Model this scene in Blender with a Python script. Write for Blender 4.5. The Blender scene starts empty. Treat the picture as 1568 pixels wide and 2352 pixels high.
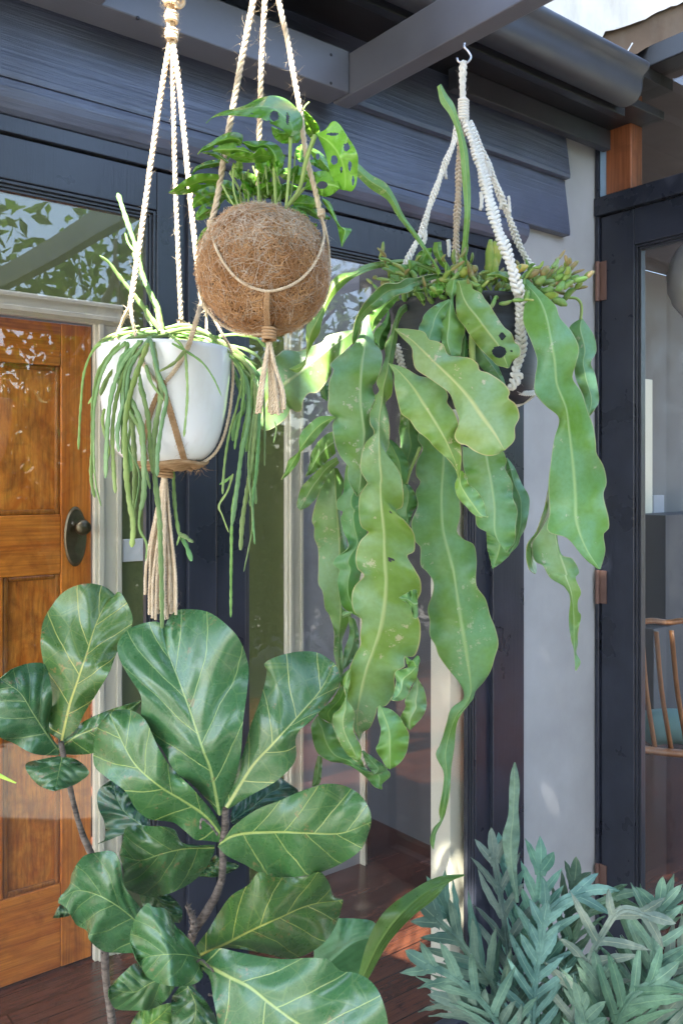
import bpy, bmesh, math, random
import numpy as np
from mathutils import Vector
random.seed(7); rng = np.random.default_rng(7)
SC = bpy.context.scene; COL = SC.collection
# ------------------------------------------------------------------ camera frame
TH = math.radians(38.5); ST, CT = math.sin(TH), math.cos(TH)
CY, EYE, F, CXP, HY = -1.732, 1.53, 2000.0, 784.0, 1100.0
def at(px, py, D):                       # a viewing ray point D metres in front of the camera
    u = (px-CXP)/F*D
    return np.array([u*CT + D*ST, CY - u*ST + D*CT, EYE + (HY-py)/F*D])
def wx(px, Y):                           # X where the ray meets plane Y
    u = (px-CXP)/F; t = (Y-CY)/(CT-u*ST); return t*(ST+u*CT)
def wy(px, X):                           # Y where the ray meets plane X
    u = (px-CXP)/F; t = X/(ST+u*CT); return CY + t*(CT-u*ST)
# ------------------------------------------------------------------ objects
def tag(o, label, cat, group=None, kind=None):
    if label: o['label'] = label
    if cat: o['category'] = cat
    if group: o['group'] = group
    if kind: o['kind'] = kind
    return o
def empty(name, loc, label, cat, group=None):
    o = bpy.data.objects.new(name, None); COL.objects.link(o); o.location = tuple(loc)
    o.empty_display_size = 0.05
    return tag(o, label, cat, group)
class MB:
    def __init__(s): s.v=[]; s.f=[]; s.uv=[]; s.n=0
    def add(s, V, Fc, UV=None):
        V = np.asarray(V, float).reshape(-1,3); k = s.n
        s.v.append(V); s.f.extend([tuple(int(i)+k for i in f) for f in Fc]); s.n += len(V)
        s.uv.append(np.asarray(UV,float).reshape(-1,2) if UV is not None else np.zeros((len(V),2)))
    def box(s, x0,x1,y0,y1,z0,z1):
        V=[(x,y,z) for x in (x0,x1) for y in (y0,y1) for z in (z0,z1)]
        s.add(V,[(0,1,3,2),(4,6,7,5),(0,4,5,1),(2,3,7,6),(0,2,6,4),(1,5,7,3)])
    def build(s, name, mat, parent=None, smooth=True, bevel=0, solid=0, color=None, subsurf=0):
        V = np.concatenate(s.v) if s.v else np.zeros((0,3))
        off = np.zeros(3)
        if parent is not None:
            p = parent; 
            while p is not None: off = off + np.array(p.location); p = p.parent
        me = bpy.data.meshes.new(name); me.from_pydata((V-off).tolist(), [], s.f)
        if len(s.uv):
            UV = np.concatenate(s.uv); ul = me.uv_layers.new(name='UVMap')
            idx = np.empty(len(me.loops), dtype=np.int32); me.loops.foreach_get('vertex_index', idx)
            ul.data.foreach_set('uv', UV[idx].ravel().astype(np.float32))
        if smooth: me.polygons.foreach_set('use_smooth', np.ones(len(me.polygons), dtype=bool))
        me.materials.append(mat); me.update()
        o = bpy.data.objects.new(name, me); COL.objects.link(o)
        if parent is not None: o.parent = parent
        if bevel:
            m = o.modifiers.new('Bevel','BEVEL'); m.width = bevel; m.segments = 2; m.limit_method='ANGLE'
            me.polygons.foreach_set('use_smooth', np.zeros(len(me.polygons), dtype=bool))
        if solid:
            m = o.modifiers.new('Solidify','SOLIDIFY'); m.thickness = solid; m.offset = 0; e = o.modifiers.new('Edges','EDGE_SPLIT'); e.split_angle = math.radians(55)
        if subsurf:
            m = o.modifiers.new('Subsurf','SUBSURF'); m.levels = subsurf; m.render_levels = subsurf
        if color: o.color = (*color, 1)
        return o
def boxobj(name, mat, parent, *bs, bevel=0.002, color=None):
    m = MB()
    for b in bs: m.box(*b)
    return m.build(name, mat, parent, smooth=False, bevel=bevel, color=color)
# ------------------------------------------------------------------ curves
def catmull(P, n):
    P = np.asarray(P, float)
    if len(P) == 2: t=np.linspace(0,1,n)[:,None]; return P[0]*(1-t)+P[1]*t
    Q = np.vstack([2*P[0]-P[1], P, 2*P[-1]-P[-2]]); out=[]
    m = 10
    for i in range(1, len(Q)-2):
        p0,p1,p2,p3 = Q[i-1],Q[i],Q[i+1],Q[i+2]
        a = .5
        t01=max(np.linalg.norm(p1-p0),1e-9)**a; t12=max(np.linalg.norm(p2-p1),1e-9)**a; t23=max(np.linalg.norm(p3-p2),1e-9)**a
        m1=(p2-p1)+t12*((p1-p0)/t01-(p2-p0)/(t01+t12)); m2=(p2-p1)+t12*((p3-p2)/t23-(p3-p1)/(t12+t23))
        A=2*(p1-p2)+m1+m2; B=-3*(p1-p2)-2*m1-m2
        for k in range(m):
            t=k/m; out.append(A*t**3+B*t*t+m1*t+p1)
    out.append(P[-1]); out=np.array(out)
    d=np.r_[0,np.cumsum(np.linalg.norm(np.diff(out,axis=0),axis=1))]
    t=np.linspace(0,d[-1],n)
    return np.stack([np.interp(t,d,out[:,k]) for k in range(out.shape[1])],1)
def length(P): return float(np.linalg.norm(np.diff(P,axis=0),axis=1).sum())
def frames(P):
    T=np.gradient(P,axis=0); T/=np.linalg.norm(T,axis=1)[:,None]+1e-12
    ref=np.array([0,0,1.]) if abs(T[0][2])<.9 else np.array([1.,0,0])
    N=np.empty_like(P); n=np.cross(T[0],ref); n/=np.linalg.norm(n)
    for i in range(len(P)):
        n=n-T[i]*np.dot(n,T[i]); n/=np.linalg.norm(n)+1e-12; N[i]=n
    return T,N,np.cross(T,N)
def tube(mb, P, R, k=6, cap=True, flat=1.0, nrm=None):
    P=np.asarray(P,float); n=len(P); T,N,B=frames(P)
    R=np.broadcast_to(R,(n,)) if np.ndim(R)<=1 else R
    a=np.linspace(0,2*np.pi,k,endpoint=False)
    V=P[:,None]+R[:,None,None]*(np.cos(a)[None,:,None]*N[:,None]+flat*np.sin(a)[None,:,None]*B[:,None])
    i=np.arange(n-1)[:,None]*k; j=np.arange(k)[None]; j2=(j+1)%k
    Fc=np.stack([i+j,i+j2,i+k+j2,i+k+j],-1).reshape(-1,4).tolist()
    if cap: Fc.append(tuple(range(k))[::-1]); Fc.append(tuple(range((n-1)*k,n*k)))
    L=np.r_[0,np.cumsum(np.linalg.norm(np.diff(P,axis=0),axis=1))]
    UV=np.stack([np.broadcast_to(np.arange(k)/k,(n,k)),np.broadcast_to(L[:,None],(n,k))],-1)
    mb.add(V.reshape(-1,3),Fc,UV)
def rope(mb, P, r, pitch=None, strands=3, fuzz=0, fl=.008):
    """twisted cord: strands wound round the path, with loose hairs"""
    P=np.asarray(P,float); L=length(P); pitch=pitch or r*7
    n=max(8,int(L/pitch*9)); n=min(n,900); Q=catmull(P,n); T,N,B=frames(Q)
    s=np.linspace(0,L,n)
    for k in range(strands):
        th=2*np.pi*(s/pitch+k/strands)
        C=Q+.52*r*(np.cos(th)[:,None]*N+np.sin(th)[:,None]*B)
        tube(mb,C,r*.56,5)
    hairs(mb,Q,T,N,B,r,int(fuzz*L),fl)
def hairs(mb,Q,T,N,B,r,m,fl):
    n=len(Q)
    for _ in range(m):
        i=random.randrange(n); a=random.uniform(0,2*math.pi); d=math.cos(a)*N[i]+math.sin(a)*B[i]
        t=T[i]*random.uniform(-1.2,1.2); l=fl*random.uniform(.3,1)**1.5*1.6
        p0=Q[i]+d*r*.8; p1=p0+(d+t)*l*.5; p2=p1+(d*.6+t+np.random.normal(0,.5,3))*l*.5
        w=np.cross(d,T[i])*.00024
        mb.add([p0-w,p0+w,p1-w*.8,p1+w*.8,p2],[(0,1,3,2),(2,3,4)])
def braid(mb, P, r, pitch):
    """three cords plaited flat: the knotted cotton cord"""
    L=length(np.asarray(P,float)); n=min(700,max(16,int(L/pitch*16))); Q=catmull(P,n); T,N,B=frames(Q); s=np.linspace(0,L,n)
    for k in range(3):
        ph=2*np.pi*(s/pitch+k/3)
        C=Q+r*(.80*np.sin(ph)[:,None]*N+.45*np.sin(2*ph)[:,None]*B)*(1+.22*np.sin(s*95)[:,None])
        tube(mb,C,r*.40,6)
# ------------------------------------------------------------------ pixel regions of the photograph used to measure things
REG={'D':(0,0,1),'1':(588,551,.25),'2':(882,551,.25),'3':(680,1010,.25),'4':(919,1010,.25),'5':(698,1378,.25),'6':(376.6,183.7,.2929),
 'A':(0,1176,.5),'B':(784,1176,.5),'C':(0,1764,.5),'Q':(784,1764,.5),'E':(784,588,.5),'F':(0,588,.5),'G':(0,0,.5),'H':(784,0,.5)}
def pp(s):
    """'1 10,20 30,40 | 3 5,6' -> display pixels"""
    out=[]
    for seg in s.split('|'):
        w=seg.split(); ox,oy,k=REG[w[0]]
        for t in w[1:]:
            x,y=t.split(','); out.append((ox+float(x)*k, oy+float(y)*k))
    return np.array(out)
def p3(s, D):
    """measured path, with depth going linearly through the list D"""
    q=pp(s); d=np.r_[0,np.cumsum(np.linalg.norm(np.diff(q,axis=0),axis=1))]; d/=d[-1]
    Dl=np.atleast_1d(D); dd=np.interp(d,np.linspace(0,1,len(Dl)),Dl)
    return np.array([at(x,y,z) for (x,y),z in zip(q,dd)])
def leafmesh(L,R,M=None,D=(1.4,1.4),cup=.01,tilt=0.,wave=.004,wn=4,holes=(),ns=48,nv=12,quilt=0,nveins=7,seed=0,roll=0):
    """leaf blade from its two margins and midrib; depth follows the midrib, the blade cups, tilts and waves"""
    r=random.Random(seed); Lp=catmull(pp(L),ns+1); Rp=catmull(pp(R),ns+1)
    Mp=catmull(pp(M),ns+1) if M else (Lp+Rp)/2
    s=np.linspace(0,1,ns+1); Dl=np.atleast_1d(D); Ds=np.interp(s,np.linspace(0,1,len(Dl)),Dl)
    k=np.hanning(9); k/=k.sum(); Ds=np.convolve(np.pad(Ds,4,mode='edge'),k,'valid')
    half=(np.linalg.norm(Lp-Mp,axis=1)+np.linalg.norm(Rp-Mp,axis=1))/2/F*Ds
    Lm=length(Mp)/F*Ds.mean()+abs(Ds[-1]-Ds[0])*.5
    hw=half/max(half.max(),1e-6)
    v=np.linspace(-1,1,nv+1); ph=[r.uniform(0,6.28) for _ in range(4)]
    V=[];UV=[];PX=[]
    for i in range(ns+1):
        for j,w in enumerate(v):
            P=Mp[i]+(Lp[i]-Mp[i])*(-w) if w<0 else Mp[i]+(Rp[i]-Mp[i])*w
            a=abs(w); g=1 if w>0 else -1
            d=Ds[i]+cup*(a**1.3)*hw[i]+(tilt+roll*math.sin(s[i]*3.1+ph[3]))*w*hw[i]
            d+=wave*a*a*(math.sin(wn*6.28*s[i]+ph[0 if w<0 else 1])+.5*math.sin(wn*10*s[i]+ph[2]+g))*min(1,4*s[i]+.1)
            x=w*half[i]/Lm
            if quilt:
                phz=(s[i]+.03*g-.8*abs(x))*nveins
                d-=.6*quilt*(math.sin(math.pi*phz)**2)*min(1,a*4)*(1-a**4)*min(1,half[i]/Lm*6)
            V.append(at(P[0],P[1],d)); UV.append((x if quilt else w, s[i] if quilt else s[i]*Lm)); PX.append(P)
    Fc=[]
    for i in range(ns):
        for j in range(nv):
            a=i*(nv+1)+j; f=(a,a+1,a+nv+2,a+nv+1); c=(PX[f[0]]+PX[f[1]]+PX[f[2]]+PX[f[3]])/4
            if any(((c[0]-h[0])/h[2])**2+((c[1]-h[1])/h[3])**2<1 for h in holes): continue
            Fc.append(f)
    return V,Fc,UV
def hol(s):
    """holes 'reg x,y,rx,ry ...'"""
    w=s.split(); ox,oy,k=REG[w[0]]; o=[]
    for t in w[1:]:
        a=[float(q) for q in t.split(',')]; o.append((ox+a[0]*k,oy+a[1]*k,a[2]*k,a[3]*k))
    return o
# ------------------------------------------------------------------ materials
class NT:
    def __init__(s,name):
        s.m=bpy.data.materials.new(name); s.m.use_nodes=True; s.t=s.m.node_tree; s.t.nodes.clear()
        s.out=s.n('ShaderNodeOutputMaterial'); s.b=s.n('ShaderNodeBsdfPrincipled'); s.l(s.b.outputs[0],s.out.inputs[0])
    def n(s,t,**k):
        x=s.t.nodes.new(t)
        for a,b in k.items(): setattr(x,a,b)
        return x
    def l(s,a,b): s.t.links.new(a,b)
    def set(s,node,name,val):
        if hasattr(val,'links') or hasattr(val,'is_output'): s.l(val,node.inputs[name])
        else: node.inputs[name].default_value=val
    def co(s,kind='Object'): return s.n('ShaderNodeTexCoord').outputs[kind]
    def mp(s,vec,scale=(1,1,1),rot=(0,0,0)):
        m=s.n('ShaderNodeMapping'); s.l(vec,m.inputs[0]); m.inputs['Scale'].default_value=scale; m.inputs['Rotation'].default_value=rot; return m.outputs[0]
    def noise(s,vec,scale,detail=3,rough=.55,dist=0):
        x=s.n('ShaderNodeTexNoise'); s.l(vec,x.inputs['Vector']); x.inputs['Scale'].default_value=scale; x.inputs['Detail'].default_value=detail
        x.inputs['Roughness'].default_value=rough; x.inputs['Distortion'].default_value=dist; return x.outputs[0]
    def rng(s,x,a,b,c=0.,d=1.):
        m=s.n('ShaderNodeMapRange'); s.set(m,0,x); m.inputs[1].default_value=a; m.inputs[2].default_value=b; m.inputs[3].default_value=c; m.inputs[4].default_value=d; return m.outputs[0]
    def math(s,op,a,b=0.,c=0.):
        m=s.n('ShaderNodeMath',operation=op); s.set(m,0,a); s.set(m,1,b); s.set(m,2,c); return m.outputs[0]
    def mix(s,f,a,b,mode='MIX'):
        m=s.n('ShaderNodeMix',data_type='RGBA',blend_type=mode); s.set(m,0,f); s.set(m,6,a if not isinstance(a,tuple) else (*a,1)); s.set(m,7,b if not isinstance(b,tuple) else (*b,1)); return m.outputs[2]
    def bump(s,h,strength=.3,dist=.002,nrm=None):
        b=s.n('ShaderNodeBump'); s.l(h,b.inputs['Height']); b.inputs['Strength'].default_value=strength; b.inputs['Distance'].default_value=dist
        if nrm is not None: s.l(nrm,b.inputs['Normal'])
        s.l(b.outputs[0],s.b.inputs['Normal']); return b.outputs[0]
    def objcol(s): return s.n('ShaderNodeObjectInfo').outputs['Color']
    def translucent(s,col,amt,nrm=None):
        tr=s.n('ShaderNodeBsdfTranslucent'); s.set(tr,0,col if not isinstance(col,tuple) else (*col,1)); mx=s.n('ShaderNodeMixShader'); mx.inputs[0].default_value=amt
        s.l(s.b.outputs[0],mx.inputs[1]); s.l(tr.outputs[0],mx.inputs[2]); s.l(mx.outputs[0],s.out.inputs[0])
def paint(name,base,rough=.4,grain=0.,var=.15,gscale=(3,60,60),spec=.5,flake=None,dirt=.0):
    t=NT(name); c=t.co(); g=t.noise(t.mp(c,gscale),1,5,.6,1.2); n=t.noise(c,6,4)
    b2=tuple(x*(1-var) for x in base); b3=tuple(min(1,x*(1+var)) for x in base)
    col=t.mix(t.rng(n,.3,.7),b2,b3)
    if flake:
        f=t.noise(t.mp(c,(40,40,14)),1,6,.7); m=t.rng(f,.70,.73); col=t.mix(m,col,flake)
    if dirt:
        f=t.noise(t.mp(c,(9,9,2.5)),1,5,.65); col=t.mix(t.rng(f,.5,.8,0,dirt),col,(.30,.27,.22))
    t.set(t.b,'Base Color',col); t.set(t.b,'Roughness',t.rng(n,.3,.7,rough*.8,min(1,rough*1.2))); t.b.inputs['Specular IOR Level'].default_value=spec
    t.bump(t.math('ADD',t.math('MULTIPLY',g,grain),t.math('MULTIPLY',t.noise(c,240,2),.12)),.6,.0022); return t.m
M={}
M['board']=paint('board_paint',(.088,.108,.165),.36,2.4,.22,(2.0,60,75),.6,dirt=.05)
M['trim']=paint('trim_paint',(.019,.023,.036),.30,.5,.3,(50,50,3),.5,dirt=.02)
M['moulding']=paint('worn_moulding',(.022,.025,.035),.34,.5,.2,(60,60,2),.5,flake=(.45,.43,.40))
M['beam']=paint('pergola_paint',(.115,.12,.145),.38,.25,.12,(4,30,30),.5,dirt=.06)
M['gutter']=paint('gutter_metal',(.042,.046,.058),.55,.0,.15,(1,1,1),.5,dirt=.05)
M['soffit']=paint('soffit_paint',(.016,.017,.021),.45,.2,.2)
M['lavender']=paint('rendered_wall',(.36,.37,.38),.75,.5,.09,(16,16,10),.25,dirt=.13)
M['cream']=paint('cream_paint',(.66,.62,.50),.35,.1,.05,(30,30,3))
M['white']=paint('white_plastic',(.75,.75,.76),.4,0,.03)
M['olive']=paint('olive_wall',(.13,.15,.055),.6,.1,.08)
M['hallgrey']=paint('hall_wall_paint',(.40,.40,.44),.7,.1,.05)
M['taupe']=paint('taupe_wall_paint',(.20,.185,.17),.7,.1,.08)
M['darkroom']=paint('dark_room_paint',(.075,.073,.08),.7,.1,.1)
M['wingwall']=paint('wing_room_paint',(.16,.155,.155),.7,.1,.08)
M['blue']=paint('sky_blue_paint',(.22,.34,.50),.5,.2,.1)
M['stucco']=paint('weathered_stucco',(.72,.69,.63),.85,.3,.1,(12,12,12),.2,flake=(.25,.2,.15),dirt=.5)
M['brownstone']=paint('soffit_render',(.17,.12,.085),.9,.4,.3,(14,14,14),.2,dirt=.3)
def wood(name,c1,c2,c3,rough=.3,axis=(14,14,1.6),sc=1.,figure=1.5):
    t=NT(name); c=t.co(); v=t.mp(c,axis); n=t.noise(v,1.2*sc,6,.6,figure); fine=t.noise(t.mp(c,tuple(a*(12 if a>5 else 3) for a in axis)),1,3)
    blot=t.noise(c,11,4,.6,1.2)
    col=t.mix(t.rng(n,.35,.62),c1,c2); col=t.mix(t.rng(blot,.50,.70,0,.5),col,c3); col=t.mix(t.rng(fine,.40,.70,0,.6),col,c3)
    t.set(t.b,'Base Color',col); t.b.inputs['Roughness'].default_value=rough; t.b.inputs['Coat Weight'].default_value=.25; t.b.inputs['Coat Roughness'].default_value=.15
    t.bump(fine,.15,.001); return t.m
M['wood']=wood('varnished_door_wood',(.50,.130,.016),(.68,.235,.034),(.20,.05,.008))
M['burl']=wood('burl_panel_wood',(.52,.14,.016),(.70,.26,.040),(.16,.04,.007),.28,(9,9,5),1.,2.5)
M['wooddark']=wood('door_moulding_wood',(.30,.09,.012),(.42,.15,.02),(.12,.03,.006))
M['railwood']=wood('varnished_rail_wood',(.50,.130,.016),(.68,.235,.034),(.20,.05,.008),.3,(1.6,14,14))
M['redwood']=wood('red_brown_timber',(.20,.065,.025),(.27,.095,.04),(.10,.03,.012),.4)
M['chairwood']=wood('chair_wood',(.36,.16,.07),(.45,.22,.10),(.24,.10,.04),.35)
M['floor']=wood('red_floor_boards',(.10,.030,.015),(.15,.05,.025),(.05,.017,.01),.25,(2,18,18))
t_=M['floor'].node_tree; br=t_.nodes.new('ShaderNodeTexBrick'); tc=t_.nodes.new('ShaderNodeTexCoord'); t_.links.new(tc.outputs['Object'],br.inputs[0]); br.inputs['Scale'].default_value=1.; br.inputs['Brick Width'].default_value=1.6; br.inputs['Row Height'].default_value=.09; br.inputs['Mortar Size'].default_value=.003
br.inputs['Color1'].default_value=(1,1,1,1); br.inputs['Color2'].default_value=(.62,.6,.6,1); br.inputs['Mortar'].default_value=(.12,.1,.1,1)
bs=[n for n in t_.nodes if n.type=='BSDF_PRINCIPLED'][0]; src=bs.inputs['Base Color'].links[0].from_socket; mm=t_.nodes.new('ShaderNodeMix'); mm.data_type='RGBA'; mm.blend_type='MULTIPLY'; mm.inputs[0].default_value=1.; t_.links.new(src,mm.inputs[6]); t_.links.new(br.outputs[0],mm.inputs[7]); t_.links.new(mm.outputs[2],bs.inputs['Base Color'])
M['crate']=wood('dull_timber',(.16,.09,.045),(.20,.12,.06),(.10,.05,.03),.6)
def metal(name,base,rough,met=1.):
    t=NT(name); n=t.noise(t.co(),40,4); t.set(t.b,'Base Color',t.mix(t.rng(n,.3,.7),tuple(x*.7 for x in base),base)); t.b.inputs['Metallic'].default_value=met
    t.set(t.b,'Roughness',t.rng(n,.3,.7,rough*.8,rough*1.3)); return t.m
M['bronze']=metal('aged_bronze',(.16,.13,.09),.4); M['hinge']=metal('rusted_hinge',(.20,.12,.10),.6,.5); M['steel']=metal('galvanised_steel',(.6,.6,.62),.3); M['wire']=metal('dark_wire',(.05,.05,.06),.4,.6)
t=NT('window_glass'); t.t.nodes.remove(t.b)
tr=t.n('ShaderNodeBsdfTransparent'); tr.inputs[0].default_value=(.95,.96,.95,1); gl=t.n('ShaderNodeBsdfGlossy'); gl.inputs['Roughness'].default_value=.01
fr=t.n('ShaderNodeFresnel'); t.l(t.rng(t.n('ShaderNodeNewGeometry').outputs['Backfacing'],0,1,1.52,1/1.52),fr.inputs[0]); wv=t.n('ShaderNodeBump'); wv.inputs['Strength'].default_value=.08; wv.inputs['Distance'].default_value=.02
t.l(t.noise(t.co(),2.5,1),wv.inputs['Height']); t.l(wv.outputs[0],gl.inputs['Normal'])
mx=t.n('ShaderNodeMixShader'); f2=t.math('MULTIPLY',fr.outputs[0],1.25); f2=t.math('MINIMUM',f2,1.); t.l(f2,mx.inputs[0]); t.l(tr.outputs[0],mx.inputs[1]); t.l(gl.outputs[0],mx.inputs[2]); t.l(mx.outputs[0],t.out.inputs[0])
M['glass']=t.m
def fibre(name,c1,c2,scale=60,rough=.85,tr=.0):
    t=NT(name); n=t.noise(t.co(),scale,3,.6); col=t.mix(t.rng(n,.3,.7),c1,c2); t.set(t.b,'Base Color',col); t.b.inputs['Roughness'].default_value=rough; t.b.inputs['Specular IOR Level'].default_value=.2
    t.bump(t.noise(t.co(),900,2),.5,.0006)
    if tr: t.translucent(col,tr)
    return t.m
M['jute']=fibre('jute_cord',(.56,.43,.29),(.74,.62,.46),70,.85,.1)
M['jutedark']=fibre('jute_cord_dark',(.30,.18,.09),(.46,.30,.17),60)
M['cotton']=fibre('cotton_cord',(.74,.72,.67),(.86,.85,.81),50,.85,.1)
M['cottonbrown']=fibre('cotton_cord_stained',(.46,.38,.29),(.62,.55,.45),50)
M['coir']=fibre('coir_matting',(.10,.042,.016),(.24,.12,.05),55,.9)
M['coirfibre']=fibre('coir_fibres',(.28,.12,.042),(.62,.37,.18),34,.8)
M['coirmid']=fibre('coir_fibres_orange',(.26,.12,.05),(.46,.26,.13),40,.8)
M['coirlight']=fibre('coir_fibres_pale',(.42,.33,.24),(.62,.52,.42),30,.8)
M['soil']=fibre('potting_mix',(.03,.02,.015),(.10,.07,.04),120)
t=NT('white_glazed_pot'); c=t.co(); t.set(t.b,'Base Color',t.mix(t.rng(t.noise(t.mp(c,(8,8,3)),3,6,.7),.52,.75,0,.35),(.85,.86,.87),(.66,.63,.57))); t.b.inputs['Roughness'].default_value=.22; t.b.inputs['Coat Weight'].default_value=.3; M['potwhite']=t.m
t=NT('black_plastic_pot'); c=t.co(); n=t.noise(t.mp(c,(4,4,300)),1,3); t.set(t.b,'Base Color',t.mix(t.rng(n,.3,.7),(.010,.013,.018),(.020,.025,.033))); t.b.inputs['Roughness'].default_value=.55; t.bump(n,.25,.001); M['potblack']=t.m
t=NT('bark'); c=t.co(); n=t.noise(t.mp(c,(60,60,200)),1,5,.65); col=t.mix(t.rng(n,.35,.65),(.045,.035,.03),(.20,.16,.13)); t.set(t.b,'Base Color',col); t.b.inputs['Roughness'].default_value=.8; t.bump(n,.8,.003); M['bark']=t.m
def leafmat(name,c1,c2,rib,rough=.35,tr=.2,mode='epi',spec=.5,nv=7,speck=.0,coat=0):
    t=NT(name); uv=t.n('ShaderNodeUVMap').outputs[0]; sp=t.n('ShaderNodeSeparateXYZ'); t.l(uv,sp.inputs[0]); x,y=sp.outputs[0],sp.outputs[1]
    c=t.co(); n=t.noise(c,13,3,.5,.6); n2=t.noise(c,160,3)
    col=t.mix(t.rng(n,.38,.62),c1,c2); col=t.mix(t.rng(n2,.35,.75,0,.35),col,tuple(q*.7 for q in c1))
    ax=t.math('ABSOLUTE',x); h=None
    if mode=='epi':
        rb=t.rng(ax,.02,.085,1,0); col=t.mix(t.math('MULTIPLY',rb,.75),col,rib); ed=t.rng(ax,.955,.985,0,.6); col=t.mix(ed,col,(.42,.40,.20))
        h=t.math('ADD',t.math('MULTIPLY',rb,1.),t.math('MULTIPLY',n2,.2))
        if speck:
            sk=t.math('MULTIPLY',t.noise(c,80,5,.75),t.rng(t.noise(c,15,2),.42,.60)); col=t.mix(t.rng(sk,.55,.60,0,speck*.8),col,(.50,.46,.34)); lv=t.noise(t.mp(uv,(1.6,55,1)),1,2,.5,.6); col=t.mix(t.rng(lv,.45,.7,0,.22),col,(.20,.36,.14))
    if mode=='fig':
        sg=t.math('SIGN',x); nz=t.math('MULTIPLY',t.math('SUBTRACT',t.noise(uv,6,2),.5),.05)
        yy=t.math('ADD',t.math('SUBTRACT',t.math('ADD',y,t.math('MULTIPLY',sg,.03)),t.math('MULTIPLY',ax,.8)),nz)
        ph=t.math('MULTIPLY',yy,float(nv)); fr_=t.math('ABSOLUTE',t.math('SUBTRACT',t.math('FRACT',t.math('ADD',ph,.5)),.5))
        v1=t.math('MULTIPLY',t.rng(fr_,.009,.021,1,0),t.rng(ax,.10,.42,1.,.45)); mid=t.rng(t.math('ADD',ax,t.math('MULTIPLY',y,.007)),.0055,.0105,1,0)
        vo=t.n('ShaderNodeTexVoronoi',feature='DISTANCE_TO_EDGE'); t.l(uv,vo.inputs['Vector']); vo.inputs['Scale'].default_value=9.; v2=t.rng(vo.outputs[0],.010,.026,.16,0)
        vo3=t.n('ShaderNodeTexVoronoi',feature='DISTANCE_TO_EDGE'); t.l(uv,vo3.inputs['Vector']); vo3.inputs['Scale'].default_value=38.; v3=t.rng(vo3.outputs[0],.02,.09,.07,0)
        vv=t.math('MAXIMUM',t.math('MAXIMUM',v1,mid),t.math('MAXIMUM',v2,v3)); col=t.mix(vv,col,rib)
        h=t.math('SUBTRACT',t.math('MULTIPLY',n2,.25),t.math('MULTIPLY',vv,.6)); sp_=t.math('MULTIPLY',t.noise(c,120,4,.7),t.rng(t.noise(c,20,2),.42,.62)); col=t.mix(t.rng(sp_,.56,.60,0,.7),col,(.20,.15,.07))
    if mode=='plain':
        rb=t.rng(ax,.02,.10,1,0); col=t.mix(t.math('MULTIPLY',rb,.6),col,rib); h=n2
        wv=t.n('ShaderNodeTexWave',wave_type='BANDS'); t.l(uv,wv.inputs['Vector']); wv.inputs['Scale'].default_value=6.
    col=t.mix(1.,col,t.objcol(),'MULTIPLY')
    t.set(t.b,'Base Color',col); t.set(t.b,'Roughness',t.rng(t.noise(c,22,4,.65),.3,.7,rough*.75,rough*1.45)); t.b.inputs['Specular IOR Level'].default_value=spec
    if coat: t.b.inputs['Coat Weight'].default_value=coat; t.b.inputs['Coat Roughness'].default_value=.12
    nb=t.bump(h,.5,.0012)
    t.translucent(t.mix(1.,col,(1.6,1.7,.6),'MULTIPLY'),tr); return t.m
M['epi']=leafmat('scalloped_cactus_leaf',(.125,.26,.036),(.150,.31,.140),(.34,.46,.19),.38,.22,'epi',.55,speck=.6)  # second green is bluer: sky sheen put into the blade colour
M['fig']=leafmat('fiddle_fig_leaf',(.042,.128,.042),(.056,.150,.058),(.30,.38,.13),.26,.14,'fig',.6,5,coat=.15)
M['mon']=leafmat('window_leaf',(.13,.32,.03),(.20,.40,.05),(.32,.50,.14),.22,.35,'plain',.6)
M['rhi']=leafmat('mistletoe_cactus_stem',(.16,.28,.085),(.25,.38,.14),(.28,.42,.15),.42,.12,'plain',.45)
M['fern']=leafmat('blue_fern_frond',(.085,.165,.125),(.20,.31,.225),(.30,.40,.26),.4,.18,'plain',.4)
M['lily']=leafmat('pleated_leaf',(.06,.13,.03),(.10,.19,.05),(.14,.22,.06),.35,.2,'plain',.5)
M['stem']=fibre('green_stem',(.22,.34,.10),(.34,.42,.14),40,.45)
t=NT('jointed_cactus'); g=t.co('Generated'); n=t.noise(t.co(),60,3); col=t.mix(t.rng(n,.45,.62),(.16,.25,.06),(.25,.27,.10)); col=t.mix(1.,col,t.objcol(),'MULTIPLY'); t.set(t.b,'Base Color',col); t.b.inputs['Roughness'].default_value=.5; M['joint']=t.m
M['treeleaf']=leafmat('garden_tree_leaf',(.035,.085,.015),(.07,.14,.03),(.08,.15,.03),.75,.3,'plain',.1)
M['treebark']=M['bark']
t=NT('garden_paving'); c=t.co(); br=t.n('ShaderNodeTexBrick'); t.l(c,br.inputs[0]); br.inputs['Scale'].default_value=2.; br.inputs['Color1'].default_value=(.13,.12,.11,1); br.inputs['Color2'].default_value=(.16,.15,.13,1); br.inputs['Mortar'].default_value=(.10,.09,.08,1); t.set(t.b,'Base Color',t.mix(t.noise(c,3,4),br.outputs[0],(.14,.13,.115))); t.b.inputs['Roughness'].default_value=.8; M['paving']=t.m
# ================================================================== SETTING
o=MB(); o.add([(-40,-40,-.15),(40,-40,-.15),(40,40,-.15),(-40,40,-.15)],[(0,1,2,3)]); tag(o.build('ground',M['paving'],smooth=False),None,None,kind='structure')
XJ=wx(1195,0.); XB=wx(1292,0.); XC=wx(1366,0.)          # jamb edge, weatherboard end, inner corner
Yi=.93
house=empty('house',(1.2,0,0),'dark painted weatherboard house with glazed doors, gutter and pale rendered corner','house')
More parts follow.
